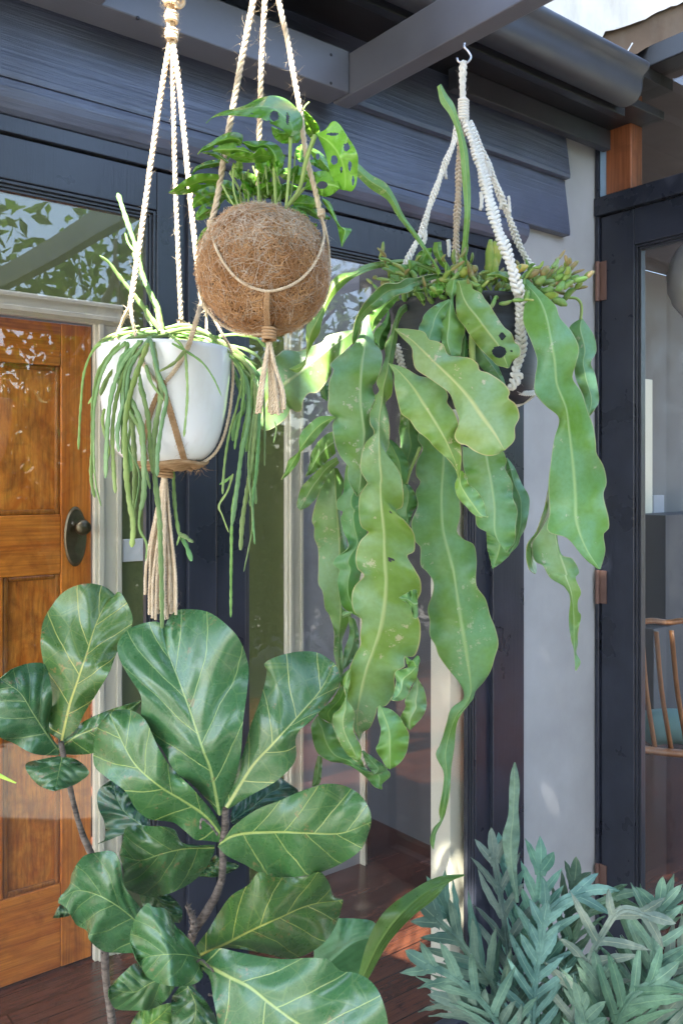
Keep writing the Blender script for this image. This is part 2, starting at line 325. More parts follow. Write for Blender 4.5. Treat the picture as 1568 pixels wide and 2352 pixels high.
# weatherboards: bevelled, the lower edge stands out
def wboard(x0,x1,z0,z1,out0=.030,out1=.008):
    mb=MB(); n=60; xs=np.linspace(x0,x1,n+1); V=[];Fc=[]
    for i,x in enumerate(xs):
        w=.0012*math.sin(x*9+z0*30)
        V+= [(x,-out0+w,z0),(x,-out0-.001+w,z0+.012),(x,-out1+w,z1),(x,.02,z1),(x,.02,z0)]
    for i in range(n):
        for k in range(5):
            a=i*5+k; b=i*5+(k+1)%5; Fc.append((a,a+5,b+5,b))
    Fc+= [(0,1,2,3,4),tuple(n*5+q for q in (4,3,2,1,0))]
    mb.add(V,Fc); return mb.build('weatherboard',M['board'],house,smooth=False,bevel=.0015)
for z0,z1 in ((2.48,2.662),(2.30,2.487)): wboard(-1.6,XB,z0,z1)
# drip moulding under the boards
mb=MB(); prof=[(-.012,2.30),(-.030,2.298),(-.034,2.28),(-.030,2.262),(-.018,2.246),(-.008,2.240),(.02,2.238),(.02,2.30)]
def extr(mb,prof,x0,x1,n=1):
    k=len(prof); V=[];Fc=[]
    for x in (x0,x1): V+=[(x,y,z) for y,z in prof]
    Fc=[(i,k+i,k+(i+1)%k,(i+1)%k) for i in range(k)]+[tuple(range(k)),tuple(range(2*k-1,k-1,-1))]
    mb.add(V,Fc)
extr(mb,prof,-1.6,XJ+.004); mb.build('drip_moulding',M['board'],house,smooth=False,bevel=.002)
# door frame: head, posts, jamb
boxobj('door_head',M['trim'],house,(-1.6,XJ,-.004,.10,2.205,2.2385))
boxobj('door_post',M['trim'],house,(wx(432,-.01),wx(497,-.01),-.012,.11,-.15,2.204))
boxobj('door_jamb',M['trim'],house,(wx(1130,-.01),XJ,-.014,.12,-.15,2.204))
boxobj('rendered_wall',M['lavender'],house,(XJ+.001,XC+.1,0.,.16,-.15,2.66),bevel=0)
# glazed doors in the facade
def gdoor(x0,x1,sl,sr,y=0.,name='glazed_door',rail=.085):
    d=boxobj(name,M['trim'],house,(x0,x0+sl,y,y+.044,-.12,2.20),(x1-sr,x1,y,y+.044,-.12,2.20),(x0+sl,x1-sr,y,y+.044,2.20-rail,2.20),(x0+sl,x1-sr,y,y+.044,-.14,-.02))
    mb=MB(); a,b,z0,z1=x0+sl,x1-sr,-.02,2.20-rail
    for w,dy in ((.007,.006),(.014,.013)):
        pass
    for k,(w0,w1,yy) in enumerate(((.0005,.007,.004),(.007,.013,.010),(.013,.019,.015))):
        mb.box(a+w0,a+w1,y+yy,y+.03,z0,z1-w0); mb.box(b-w1,b-w0,y+yy,y+.03,z0,z1-w0); mb.box(a+w1,b-w1,y+yy,y+.03,z1-w1,z1-w0)
    mb.build('glazing_bead',M['moulding'],d,smooth=False,bevel=.001)
    g=MB(); g.box(a+.012,b-.012,y+.022,y+.026,z0,z1-.012); g.build('glass_pane',M['glass'],d,smooth=False)
    return d
gdoor(-1.45,wx(430,0),.12,wx(430,0)-wx(357,0)-.004)
gdoor(wx(499,0),wx(1128,0),wx(565,0)-wx(499,0),wx(1128,0)-wx(1092,0))
# cream lining with its bare timber edge
boxobj('door_lining',M['cream'],house,(wx(1033,.05),wx(1068,.05),.05,.13,-.1,2.2))
boxobj('lining_edge',M['chairwood'],house,(wx(1068,.05)+.001,wx(1074,.05),.047,.10,-.1,2.2),bevel=.001)
# eaves: soffit, fascia, gutter
boxobj('soffit',M['soffit'],house,(-1.6,XC+.06,-.215,-.002,2.664,2.69))
boxobj('frieze_board',M['gutter'],house,(XB-.55,XC-.002,-.062,-.032,2.60,2.6635),bevel=.003)
boxobj('fascia',M['soffit'],house,(-1.6,wx(1440,-.25)+.0,-.243,-.2155,2.60,2.76))
XG=wx(1455,-.3)
gp=[(-.245,2.628),(-.250,2.612),(-.262,2.603),(-.285,2.600),(-.305,2.606),(-.318,2.620),(-.324,2.640),(-.326,2.668),(-.331,2.684),(-.340,2.694),(-.348,2.706),(-.348,2.722),(-.340,2.730),(-.330,2.728),
    (-.328,2.724),(-.337,2.722),(-.341,2.712),(-.335,2.700),(-.325,2.690),(-.320,2.668),(-.318,2.640),(-.312,2.622),(-.300,2.610),(-.285,2.605),(-.265,2.608),(-.254,2.616),(-.250,2.630)]
gpf=[(p[0],2.660+(p[1]-2.665)*.84) for p in catmull(np.array(gp+[gp[0]]),90)[:-1]]; mb=MB(); extr(mb,gpf,-1.6,XG); gt=mb.build('gutter',M['gutter'],house,smooth=True)
gp2=[(y,2.660+(z-2.665)*.84) for y,z in gp[:14]+[(-.25,2.728)]]
mb=MB(); k=len(gp2); V=[(XG+.001,y,z) for y,z in gp2]+[(XG+.004,y,z) for y,z in gp2]; mb.add(V,[tuple(range(k)),tuple(range(2*k-1,k-1,-1))]+[(i,k+i,k+(i+1)%k,(i+1)%k) for i in range(k)]); mb.build('end_cap',M['gutter'],gt,smooth=False)
mb=MB(); xs=np.linspace(wx(700,-.33),wx(700,-.33)+.02,2); extr(mb,[(y-.003 if y<-.29 else y,2.660+(z-.002-2.665)*.84) for y,z in gp[:14]]+[(-.25,2.70)],xs[0],xs[1]); mb.build('joint_strap',M['gutter'],gt,smooth=False)
mb=MB(); q=p3('D 1430,132 1440,118 1452,98',2.48); tube(mb,catmull(q,8),.0022,6); mb.build('cable_tie',M['white'],gt)
# roof above (gap left open over the hall to let sky light in)
mb=MB()
mb.box(-1.6,XC+.1,-.22,.30,2.765,2.80); mb.box(-1.6,XC+.1,1.15,1.75,2.765,2.80); mb.box(-1.6,-.6,.3,1.15,2.765,2.80); mb.box(-2.4,XC+.1,1.75,2.3,2.965,3.0); mb.box(-2.4,XC+.1,2.7,4.2,2.965,3.0); mb.build('roof',M['soffit'],house,smooth=False)
# hall behind the doors
tag(boxobj('floor',M['floor'],None,(-2.5,6.5,.06,4.2,-.06,0.),bevel=0),None,None,kind='structure')
hx=lambda p:wx(p,Yi)
boxobj('hall_wall',M['olive'],house,(hx(275)+.001,hx(652),Yi+.002,Yi+.1,0,2.764),bevel=0)
boxobj('hall_wall',M['hallgrey'],house,(hx(690)+.001,hx(826),Yi+.002,Yi+.1,0,2.764),bevel=0)
boxobj('hall_wall',M['olive'],house,(-2.4,hx(275),Yi+.002,Yi+.1,2.092,2.764),bevel=0)
def casing(x0,x1,z0,z1,top=False):
    mb=MB(); mb.box(x0,x1,Yi-.02,Yi+.001,z0,z1)
    w=x1-x0
    if not top: mb.box(x0+.12*w,x0+.30*w,Yi-.030,Yi-.0205,z0,z1); mb.box(x0+.78*w,x0+.95*w,Yi-.026,Yi-.0205,z0,z1)
    else: mb.box(x0,x1,Yi-.030,Yi-.0205,z0+.012,z0+.028); mb.box(x0,x1,Yi-.026,Yi-.0205,z0+.055,z0+.068)
    return mb.build('architrave',M['cream'],house,smooth=False,bevel=.002)
casing(hx(212),hx(275),0,2.02); casing(-2.4,hx(275),2.0205,2.092,True); casing(hx(652),hx(690),0,2.5)
casing(hx(826),hx(834),0,2.1); boxobj('hall_wall',M['taupe'],house,(hx(826)+.001,XC+.099,Yi+.002,Yi+.1,2.16,2.764),bevel=0); boxobj('opening_head',M['cream'],house,(hx(834)+.001,XC+.099,Yi-.02,Yi+.09,2.10,2.159))
# varnished timber door
XD=hx(210)
sx=XD-hx(140); mx=hx(8)
dd=boxobj('panelled_door',M['wood'],house,(XD-sx,XD,Yi,Yi+.04,.01,2.015),(XD-.81,XD-.81+sx,Yi,Yi+.04,.01,2.015),(mx-.10,mx,Yi+.001,Yi+.04,.2705,1.2345),bevel=.004)
for z0,z1 in ((1.88,2.014),(1.235,1.42),(.011,.27)): boxobj('door_rail',M['railwood'],dd,(XD-.81+sx+.0008,XD-sx-.0008,Yi+.001,Yi+.04,z0,z1),bevel=.003)
def panel(x0,x1,z0,z1):
    mb=MB(); mb.box(x0,x1,Yi+.018,Yi+.03,z0,z1); p_=mb.build('door_panel',M['burl'],dd,smooth=False)
    mb=MB(); w=.016
    for a in ((x0,x0+w,z0,z1),(x1-w,x1,z0,z1),(x0+w,x1-w,z0,z0+w),(x0+w,x1-w,z1-w,z1)): mb.box(a[0],a[1],Yi+.006,Yi+.0179,a[2],a[3])
    mb.build('panel_moulding',M['wooddark'],p_,smooth=False,bevel=.005)
panel(XD-.81+sx,XD-sx,1.42,1.88); panel(mx,XD-sx,.27,1.235); panel(XD-.81+sx,mx-.10,.27,1.235)
def disc(mb,c,rx,rz,y0,y1,n=28,dome=0.):
    a=np.linspace(0,2*np.pi,n,endpoint=False); V=[(c[0]+rx*math.cos(q),y1,c[1]+rz*math.sin(q)) for q in a]+[(c[0]+rx*.86*math.cos(q),y0,c[1]+rz*.9*math.sin(q)) for q in a]
    mb.add(V,[(i,(i+1)%n,n+(i+1)%n,n+i) for i in range(n)]+[tuple(range(2*n-1,n-1,-1)),tuple(range(n))])
kx,kz=hx(173),EYE-(1232-HY)/F*2.74
mb=MB(); disc(mb,(kx,kz),.036,.094,Yi-.006,Yi+.0); pl=mb.build('lock_plate',M['bronze'],dd,bevel=.001)
mb=MB(); P=[(kx+.006,Yi-.006,kz+.03),(kx+.006,Yi-.03,kz+.03),(kx+.006,Yi-.034,kz+.03),(kx+.006,Yi-.045,kz+.03),(kx+.006,Yi-.058,kz+.03),(kx+.006,Yi-.064,kz+.03)]
tube(mb,P,np.array([.009,.009,.018,.025,.022,.008]),18); mb.build('door_knob',M['bronze'],dd)
lz=EYE-(1265-HY)/F*2.83
sw=boxobj('light_switch',M['white'],house,(hx(281),hx(332),Yi-.008,Yi+.0015,lz-.037,lz+.037),bevel=.002); boxobj('rocker',M['white'],sw,(hx(318),hx(323),Yi-.012,Yi-.0085,lz-.008,lz+.008),bevel=.001)
# far room seen through the opening, and its wall
boxobj('far_wall',M['taupe'],house,(-2.4,6.4,4.1,4.2,0,2.9),bevel=0)
boxobj('far_partition',M['darkroom'],house,(hx(826)-.05,XC+.098,2.6,2.66,0,2.9),bevel=0)
wdx=lambda p:wx(p,2.3)
boxobj('store_door',M['hallgrey'],house,(wdx(868),wdx(970),2.3,2.34,.02,2.1)); boxobj('store_door_shadow_side',M['darkroom'],house,(wdx(972),wdx(1040),2.34,2.38,.02,2.1))  # dark slab: shade beside the store door put into its colour
boxobj('ceiling',M['cream'],house,(.35,XC-.05,.13,.30,2.50,2.55),(.35,XC-.05,.31,.36,2.44,2.50),(.35,XC-.05,1.0,1.15,2.62,2.65),bevel=.003)
st=empty('timber_crate',(wx(852,1.5),1.5,0),'brown timber box on the hall floor seen behind the glass','crate')
boxobj('crate_side',M['crate'],st,(wx(830,1.5),wx(893,1.5),1.45,1.70,.20,.46)); boxobj('crate_rim',M['crate'],st,(wx(830,1.5)-.008,wx(893,1.5)+.008,1.44,1.71,.461,.48)); boxobj('crate_foot',M['crate'],st,(wx(832,1.5),wx(838,1.5),1.46,1.49,0,.199),(wx(885,1.5),wx(891,1.5),1.46,1.49,0,.199))
# ---- right wing (wall running towards the camera at X = XW)
XW=XC
yv=lambda p:wy(p,XW)
wing=empty('house_wing',(XW,-.3,0),'black framed glazed wing of the house at the right hand corner with a high window','house')
boxobj('transom',M['trim'],wing,(XW-.012,XW+.09,-2.2,.0-.004,2.395,2.455),bevel=.003)
boxobj('corner_jamb',M['trim'],wing,(XW-.006,XW+.09,-.018,-.004,-.15,2.394),(XW-.006,XW+.09,-.018,-.004,2.456,2.80),bevel=.002)
y0=-.022; ys=yv(1455)
wd=boxobj('glazed_door',M['trim'],wing,(XW+.002,XW+.046,ys,y0,-.12,2.39),(XW+.002,XW+.046,-1.1,ys-.0005,2.275,2.39),(XW+.002,XW+.046,-1.1,-.98,-.12,2.2745),(XW+.002,XW+.046,-.979,ys-.0005,-.14,-.02),bevel=.003)
mb=MB()
for w0,w1,xx in ((.0005,.008,.008),(.008,.016,.016)):
    mb.box(XW+xx,XW+.04,ys-w1,ys-w0,-.02,2.275-w0); mb.box(XW+xx,XW+.04,-.979,ys-w1,2.275-w1,2.275-w0)
mb.build('glazing_bead',M['moulding'],wd,smooth=False,bevel=.001)
mb=MB(); mb.box(XW+.024,XW+.028,-.98,ys-.01,-.02,2.265); mb.build('glass_pane',M['glass'],wd,smooth=False)
for zc,h in ((2.18,.065),(1.175,.055),(.215,.05)):
    mb=MB(); P=[(XW-.010,-.016,zc-h),(XW-.010,-.016,zc+h)]; tube(mb,np.linspace(P[0],P[1],6),.0075,10); 
    mb.box(XW-.004,XW+.001,-.045,-.008,zc-h*.98,zc+h*.98); mb.build('hinge',M['hinge'],wd,bevel=.0008)
win=boxobj('high_window',M['blue'],wing,(XW+.0,XW+.06,wy(1392,XW),-.0185,2.457,2.80),bevel=.002)
boxobj('timber_mullion',M['redwood'],win,(XW-.004,XW+.06,wy(1450,XW),wy(1392,XW)-.001,2.457,2.80),bevel=.003)
mb=MB(); mb.box(XW+.03,XW+.034,-1.5,wy(1450,XW)-.001,2.457,2.80); mb.build('glass_pane',M['glass'],win,smooth=False)
boxobj('eave_board',M['soffit'],wing,(XW-.04,XW+.06,-2.2,-.0,2.801,2.865),bevel=.004)
# wing interior
boxobj('wing_wall',M['darkroom'],wing,(XW+.101,XW+.15,.0,4.09,-.12,2.96),bevel=0)  # partition's shade is put into its dark colour
boxobj('wing_back_wall',M['wingwall'],wing,(XW+.151,6.4,1.6,1.68,-.1,2.944),bevel=0)
boxobj('dark_infill',M['darkroom'],wing,(wx(1528,1.30),wx(1600,1.55)+.8,1.30,1.598,.601,1.30),(wx(1494,1.30),wx(1600,1.55)+.8,1.28,1.598,-.01,.60))  # dark boxes added to darken this part of the room
boxobj('pinboard',M['hallgrey'],wing,(wx(1494,1.59),wx(1519,1.59),1.57,1.598,1.05,1.42))
boxobj('wing_floor',M['floor'],wing,(XW+.1,6.4,-3.5,.059,-.12,-.02),bevel=0)
def wi(px,Y): return wx(px,Y)
boxobj('cream_strip',M['cream'],wing,(wi(1472,1.59),wi(1489,1.59),1.56,1.5985,-.0,2.2),bevel=.003)
boxobj('high_room_ceiling',M['darkroom'],wing,(XW+.065,6.4,-1.8,1.6,2.945,2.98),bevel=0)
# broken stucco beam above the gutter
st=empty('stucco_parapet',at(1400,60,3.0),'chipped white stucco parapet above the end of the gutter','parapet')
def slab(name,mat,pts,D0,D1,rough=.006):
    P=pp(pts); n=len(P); Q=[]
    for i in range(n):
        a,b=P[i],P[(i+1)%n]; m=max(1,int(np.linalg.norm(b-a)/14))
        for k in range(m): Q.append(a+(b-a)*k/m+rng.normal(0,1.6,2))
    n=len(Q); mb=MB(); mb.add([at(x,y,D0) for x,y in Q]+[at(x,y,D0)+(at(784,y,D1)-at(784,y,D0)) for x,y in Q],[tuple(range(n))[::-1],tuple(range(n,2*n))]+[(i,(i+1)%n,n+(i+1)%n,n+i) for i in range(n)])
    return mb.build(name,mat,st,smooth=False)
slab('white_render',M['stucco'],'D 1150,-60 1620,-60 1600,-8 1540,14 1480,42 1430,60 1392,74 1378,98 1345,92 1290,72 1240,50 1150,10',2.66,2.9)
slab('brown_soffit',M['brownstone'],'D 1380,99 1393,75 1431,61 1481,43 1541,15 1620,-10 1620,60 1560,75 1500,100 1460,120 1400,150',2.68,3.2)
# chair and lantern inside the wing
ch=empty('dining_chair',(wi(1530,-.9),-.9,-.02),'wooden spindle back chair with teal cushion behind the right hand glass','chair')
D0=3.55
mb=MB(); rail=p3('B 1355,510 1420,500 1500,508 1568,500 1640,515',D0); tube(mb,catmull(rail,20),.024,8,flat=.5); mb.build('top_rail',M['chairwood'],ch)
mb=MB(); tube(mb,catmull(p3('B 1355,1085 1450,1100 1568,1110 1680,1115',D0-.02),12),.030,8,flat=.5); mb.build('seat_rail',M['chairwood'],ch)
for a,b in (((1365,520),(1372,1090)),((1378,545),(1440,1090)),((1445,550),(1515,1100)),((1515,545),(1590,1105)),((1590,545),(1660,1105))):
    mb=MB(); mm=((a[0]+b[0])/2-10,(a[1]+b[1])/2); tube(mb,catmull(p3('B %f,%f %f,%f %f,%f'%(*a,*mm,*b),D0),14),.0115,8,flat=.6); mb.build('spindle',M['chairwood'],ch)
t=NT('teal_cushion'); n=t.noise(t.co(),12,3); t.set(t.b,'Base Color',t.mix(n,(.10,.22,.22),(.2,.34,.33))); t.b.inputs['Roughness'].default_value=.9; M['teal']=t.m
mb=MB(); P=p3('B 1370,1000 1480,985 1600,990 1700,1000',D0+.22); tube(mb,catmull(P,16),np.interp(np.linspace(0,1,16),[0,.1,.9,1],[.03,.075,.075,.03]),14); mb.build('cushion',M['teal'],ch)
base=at(1450,2200,D0)
for px in (1368,1640):
    q0=at(784+(px-784),1720,D0); mb=MB(); tube(mb,np.linspace(q0,np.array([q0[0],q0[1],-.02]),6),np.linspace(.018,.012,6),8); mb.build('leg',M['chairwood'],ch)
    q0=q0+np.array([.30,.12,0.]); mb=MB(); tube(mb,np.linspace(q0,np.array([q0[0],q0[1],-.02]),6),np.linspace(.018,.012,6),8); mb.build('leg',M['chairwood'],ch)
lc=at(1612,640,3.25)
la=empty('paper_lantern',lc,'round cream paper lantern hanging inside the right hand room','lantern')
mb=MB(); a=np.linspace(-np.pi/2,np.pi/2,40); tube(mb,np.stack([0*a+lc[0],0*a+lc[1],lc[2]+.16*np.sin(a)],1),np.maximum(.02,.125*np.cos(a)*(1+.02*np.sin(a*60))),28); mb.build('shade',M['white'],la)
mb=MB(); tube(mb,np.linspace(lc+[0,0,.15],np.array([lc[0],lc[1],2.944]),4),.002,5); mb.build('flex',M['wire'],la)
# ---- pergola
per=empty('pergola',(.9,-1.2,-.15),'dark grey painted pergola beams bolted along the wall','pergola')
YL=-.125; zb,zt=2.447,2.548
XR=wx(803,YL); XL=wx(175,YL)
led=boxobj('ledger_beam',M['beam'],per,(-1.6,XR-.001,YL,-.042,zb,zt),bevel=.003)
rxs=[XR,XL,2*XL-XR,3*XL-2*XR]
for k,x in enumerate(rxs):
    boxobj('rafter',M['beam'],per,(x,x+.048,-3.0,(YL-.0005) if k else -.06,zb-.004,zt-.004),bevel=.003)
boxobj('outer_beam',M['beam'],per,(-2.2,2.2,-3.05,-3.001,zb-.1,zt),bevel=.003)
for x in (-2.1,2.05): boxobj('pergola_post',M['beam'],per,(x,x+.09,-3.15,-3.051,-.15,zt),bevel=.004)
for px,py in ((317,40),(760,125),(760,190),(850-2,128)):
    X=wx(px,YL); t_=(YL-CY)/(CT-(px-CXP)/F*ST); z=EYE+(HY-py)/F*t_
    if px<800:
        mb=MB(); P=[(X,YL-.0015,z),(X,YL-.0005,z),(X,YL+.004,z)]; tube(mb,P,np.array([.003,.0038,.0038]),10); mb.build('nail_head',M['wire'],led)
# ---- garden behind the camera (seen in the glass)
def leaves(mb,C,S,n,size,keep=None):
    """n separate folded leaf blades in an ellipsoid, clumped"""
    nc=max(6,n//60); cl=rng.normal(0,.42,(nc,3)); cl/=np.maximum(1,np.linalg.norm(cl,axis=1)/.95)[:,None]
    w=rng.integers(0,nc,n); P=C+(cl[w]+rng.normal(0,.13,(n,3)))*S
    A=rng.normal(0,1,(n,3)); A/=np.linalg.norm(A,axis=1)[:,None]; B=rng.normal(0,1,(n,3)); B-=A*(A*B).sum(1)[:,None]; B/=np.linalg.norm(B,axis=1)[:,None]; N=np.cross(A,B)
    if keep is not None: k=keep(P); P,A,B,N=P[k],A[k],B[k],N[k]
    n=len(P); s=(size*rng.uniform(.6,1.2,n))[:,None]
    V=np.stack([P-A*s*.5,P-B*s*.24+N*s*.06,P+A*s*.5,P+B*s*.24+N*s*.06],1).reshape(-1,3)
    i=np.arange(n)[:,None]*4; Fc=np.concatenate([i+[0,1,2],i+[0,2,3]],1).reshape(-1,3).tolist()
    mb.add(V,Fc,np.tile([[0,0],[-.7,.1],[0,.2],[.7,.1]],(n,1)))
trees=[((4.2,-5.6),2.2,3.6,'tall broad garden tree by the fence, reflected in the left hand glass'),((7.2,-5.0),1.8,3.0,'rounded garden tree at the far right of the fence'),((1.2,-6.4),2.0,3.9,'garden tree standing behind the pergola near the fence'),((-3.8,-5.2),1.9,3.4,'garden tree at the left end of the fence')]
for (x,y),r,h,lab in trees:
    tr_=empty('garden_tree',(x,y,-.15),lab,'tree','trees in the garden')
    mb=MB(); tube(mb,catmull([(x,y,-.15),(x+.05,y,h*.35),(x-.05,y+.05,h*.6),(x,y,h*.9)],14),np.linspace(.13,.05,14),10)
    for a in range(5):
        q=a*1.256; tube(mb,catmull([(x,y,h*.45),(x+r*.4*math.cos(q),y+r*.4*math.sin(q),h*.65),(x+r*.7*math.cos(q),y+r*.7*math.sin(q),h*.85)],8),np.linspace(.05,.015,8),7)
    mb.build('trunk',M['treebark'],tr_)
    mb=MB(); leaves(mb,np.array([x,y,h*.72]),np.array([r,r,h*.48]),6500,.17); mb.build('crown',M['treeleaf'],tr_,smooth=False)
hd=empty('hedge',(2.5,-4.9,-.15),'dense dark green hedge added behind the pergola to darken the glass reflections','hedge')  # unseen, added to keep sunlit ground out of the reflections
mb=MB()
for k in range(9): leaves(mb,np.array([-3.5+1.5*k,-4.9+rng.normal(0,.1),.95]),np.array([1.1,.5,1.15]),4600,.16)
mb.build('foliage',M['treeleaf'],hd,smooth=False)
mb=MB()
for k in range(13): x=-3.8+k; tube(mb,catmull([(x,-4.95,-.15),(x+.05,-4.9,.6),(x-.05,-4.92,1.4)],8),np.linspace(.03,.012,8),6)
mb.build('stems',M['treebark'],hd)
# ---- camera, light
cam=bpy.data.cameras.new('camera'); co=bpy.data.objects.new('camera',cam); COL.objects.link(co); co.location=(0,CY,EYE); co.rotation_euler=(math.pi/2,0,-TH)
cam.sensor_fit='HORIZONTAL'; cam.sensor_width=36.; cam.lens=36*F/1568.; cam.shift_y=-(1176-HY)/1568.; cam.clip_start=.02; cam.clip_end=200; SC.camera=co
SUN=np.array([-.52,-.36,.78]); SUN/=np.linalg.norm(SUN)
W=bpy.data.worlds.new('World'); SC.world=W; W.use_nodes=True; nt=W.node_tree; nt.nodes.clear()
sk=nt.nodes.new('ShaderNodeTexSky'); sk.sky_type='NISHITA'; sk.sun_disc=False; sk.sun_elevation=math.asin(SUN[2]); sk.sun_rotation=math.atan2(SUN[0],SUN[1]); sk.air_density=1.0; sk.dust_density=2.0
bg=nt.nodes.new('ShaderNodeBackground'); bg.inputs[1].default_value=.12; wo=nt.nodes.new('ShaderNodeOutputWorld'); nt.links.new(sk.outputs[0],bg.inputs[0]); nt.links.new(bg.outputs[0],wo.inputs[0])
sl=bpy.data.lights.new('sun','SUN'); sl.energy=5.; sl.angle=math.radians(.5); sl.color=(1,.94,.84); so=bpy.data.objects.new('sun',sl); COL.objects.link(so); so.rotation_euler=Vector(SUN).to_track_quat('Z','Y').to_euler(); so.location=tuple(SUN*10)
SC.view_settings.view_transform='Standard'; SC.view_settings.look='None'; SC.view_settings.exposure=3.35; SC.view_settings.gamma=1
SC.render.engine='CYCLES'
# ================================================================== HANGING PLANTS
def vjit(c,a=.12): return tuple(min(1.6,x*(1+random.uniform(-a,a))) for x in c)
def addleaf(par,mat,L,R,M_=None,D=(1.4,1.4),name='leaf',col=(1,1,1),solid=.0012,label=None,**k):
    V,Fc,UV=leafmesh(L,R,M_,D,seed=len(COL.objects),**k); mb=MB(); mb.add(V,Fc,UV)
    o=mb.build(name,mat,par,color=col,solid=solid)
    if label: o['label']=label
    return o
# ---------------- 1. white pot
DP=1.35
pc=at(378,800,DP)
pot=empty('plant_pot',at(378,1077,DP),'glossy white ceramic pot held in a jute net hanger in front of the timber door','plant pot')
def lathe(mb,c,prof,n=64):
    """prof: list of (radius, z)"""
    a=np.linspace(0,2*np.pi,n,endpoint=False); k=len(prof)
    V=[(c[0]+r*math.cos(q),c[1]+r*math.sin(q),z) for r,z in prof for q in a]
    mb.add(V,[(i*n+j,i*n+(j+1)%n,(i+1)*n+(j+1)%n,(i+1)*n+j) for i in range(k-1) for j in range(n)])
zy=lambda y,D: EYE+(HY-y)/F*D
pr=[(303,430),(302,470),(299,530),(294,590),(287,650),(275,730),(262,790),(243,850),(215,898),(180,932),(130,955),(60,963),(.5,965)]
prof=[(r*.5/F*DP,zy(588+y*.5,DP)) for r,y in pr]
prof_in=[(prof[0][0]-.004,prof[0][1]),(prof[0][0]-.006,prof[2][1]),(prof[0][0]-.012,prof[4][1]-.02)]
PT=catmull(np.array(prof),40)
full=[tuple(p) for p in prof_in[::-1]]+[(prof[0][0]-.002,prof[0][1]+.0015)]+[tuple(p) for p in PT]
mb=MB(); lathe(mb,pc,full,96); mb.build('pot_wall',M['potwhite'],pot)
mb=MB(); lathe(mb,pc,[(.0,prof[0][1]-.018),(.05,prof[0][1]-.016),(prof[0][0]-.0065,prof[0][1]-.022)],40); mb.build('soil',M['soil'],pot)
# jute hanger
def onpot(px,py,extra=.0025):
    """point on the pot's front surface seen at a pixel"""
    z=zy(py,DP); 
    for _ in range(6):
        r=float(np.interp(-z,[-p[1] for p in PT],[p[0] for p in PT]))+extra
        d=at(px,py,1.)-np.array([0,CY,EYE]); o=np.array([0,CY])-pc[:2]; dd=d[:2]
        a=dd@dd; b=2*o@dd; c=o@o-r*r; disc=b*b-4*a*c
        t_=(-b-math.sqrt(disc))/(2*a) if disc>0 else -b/(2*a)
        p=np.array([0,CY,EYE])+d*t_; z=p[2]
    return p
hg=empty('rope_hanger',at(395,-40,DP),'knotted jute rope hanger with long tassel cradling the white pot','plant hanger')
T0=at(392,95,DP)
def ro(par,pts,r=.0033,mat='jute',name='cord',fuzz=260,**k):
    mb=MB(); rope(mb,pts,r,fuzz=fuzz,**k); return mb.build(name,M[mat],par)
# wrapped top: four strands bound together and knotted
for dx in (-5,-2,2,6): ro(hg,p3('D %f,-60 %f,0 %f,50 %f,95'%(395+dx,394+dx*1.3,392+dx,393+dx*.8),DP+dx*.0006))
mb=MB()
for y0,y1,ex in ((-6,12,1.25),(28,50,1.0),(66,92,.95)):
    n=90; a=np.linspace(0,2*np.pi*4.2,n); c0=at(394,(y0+y1)/2,DP); z=np.linspace(zy(y0,DP),zy(y1,DP),n); r=.0085*ex*(1+.08*np.sin(a*1.7))
    tube(mb,np.stack([c0[0]+r*np.cos(a),c0[1]+r*np.sin(a),z],1),.0028,6); 
    Q=np.stack([c0[0]+0*z,c0[1]+0*z,z],1); T,N,B=frames(Q); hairs(mb,Q,T,N,B,.011,60,.010)
mb.build('binding',M['jute'],hg)
mb=MB(); c0=at(414,4,DP-.01)
for k in range(3): tube(mb,catmull([c0+[-.01,0,0],c0+[0,-.004,.008+.002*k],c0+[.006,0,.002*k],c0+[0,.004,-.006],c0+[-.01,0,0]],24),.0030,6)
mb.build('knot',M['jute'],hg)
kL=p3('D 300,698',DP-.045)[0]; kM=p3('D 416,735',DP+.05)[0]; kR=p3('D 464,690',DP-.06)[0]; 
ro(hg,np.vstack([p3('D 390,95 372,200 350,350 325,530',[DP,DP-.02]),kL[None]]),.0042)
ro(hg,np.vstack([p3('D 394,95 398,230 402,400 410,600',[DP,DP+.03]),kM[None]]),.0038)
ro(hg,np.vstack([p3('D 398,95 412,200 430,380 448,560',[DP,DP-.04]),kR[None]]),.0042)
rimL=onpot(232,800); 
ro(hg,np.vstack([kL[None],p3('D 278,745 262,795 250,830',DP+.02)]),.0026,'jute')
ro(hg,np.vstack([kL[None],p3('D 303,730 311,768',DP-.07),[onpot(318,810)],[onpot(345,860)],[onpot(370,885)]]),.0026)
ro(hg,np.vstack([kM[None],p3('D 402,760 396,790',DP+.09)]),.0026); ro(hg,np.vstack([kM[None],p3('D 440,755 462,785',DP+.09)]),.0026)
for s in (-3,0,3):
    ro(hg,np.vstack([kR[None]+[s*.0004,0,0],p3('D %f,742'%(449+s),DP-.09),[onpot(429+s,803,.003)],[onpot(400+s*.8,852,.003)],[onpot(374+s*.4,884,.004)]]),.0021)
ro(hg,np.vstack([kR[None],p3('D 490,730 512,770',DP-.03),p3('D 531,808 535,850 533,900 525,960 511,1010 490,1045 455,1068',[DP,DP-.01])]),.0024,'jute')
ro(hg,np.vstack([kR[None]+[.003,.01,0],p3('D 474,720 474,770',DP+.04)]),.0022)
mb=MB(); c0=onpot(371,885,.004)
for k in range(4): tube(mb,catmull([c0+[-.007,0,.003*k-.004],c0+[0,-.004,.003*k-.003],c0+[.006,-.001,.003*k-.005]],9),.0022,6)
mb.build('knot',M['jutedark'],hg)
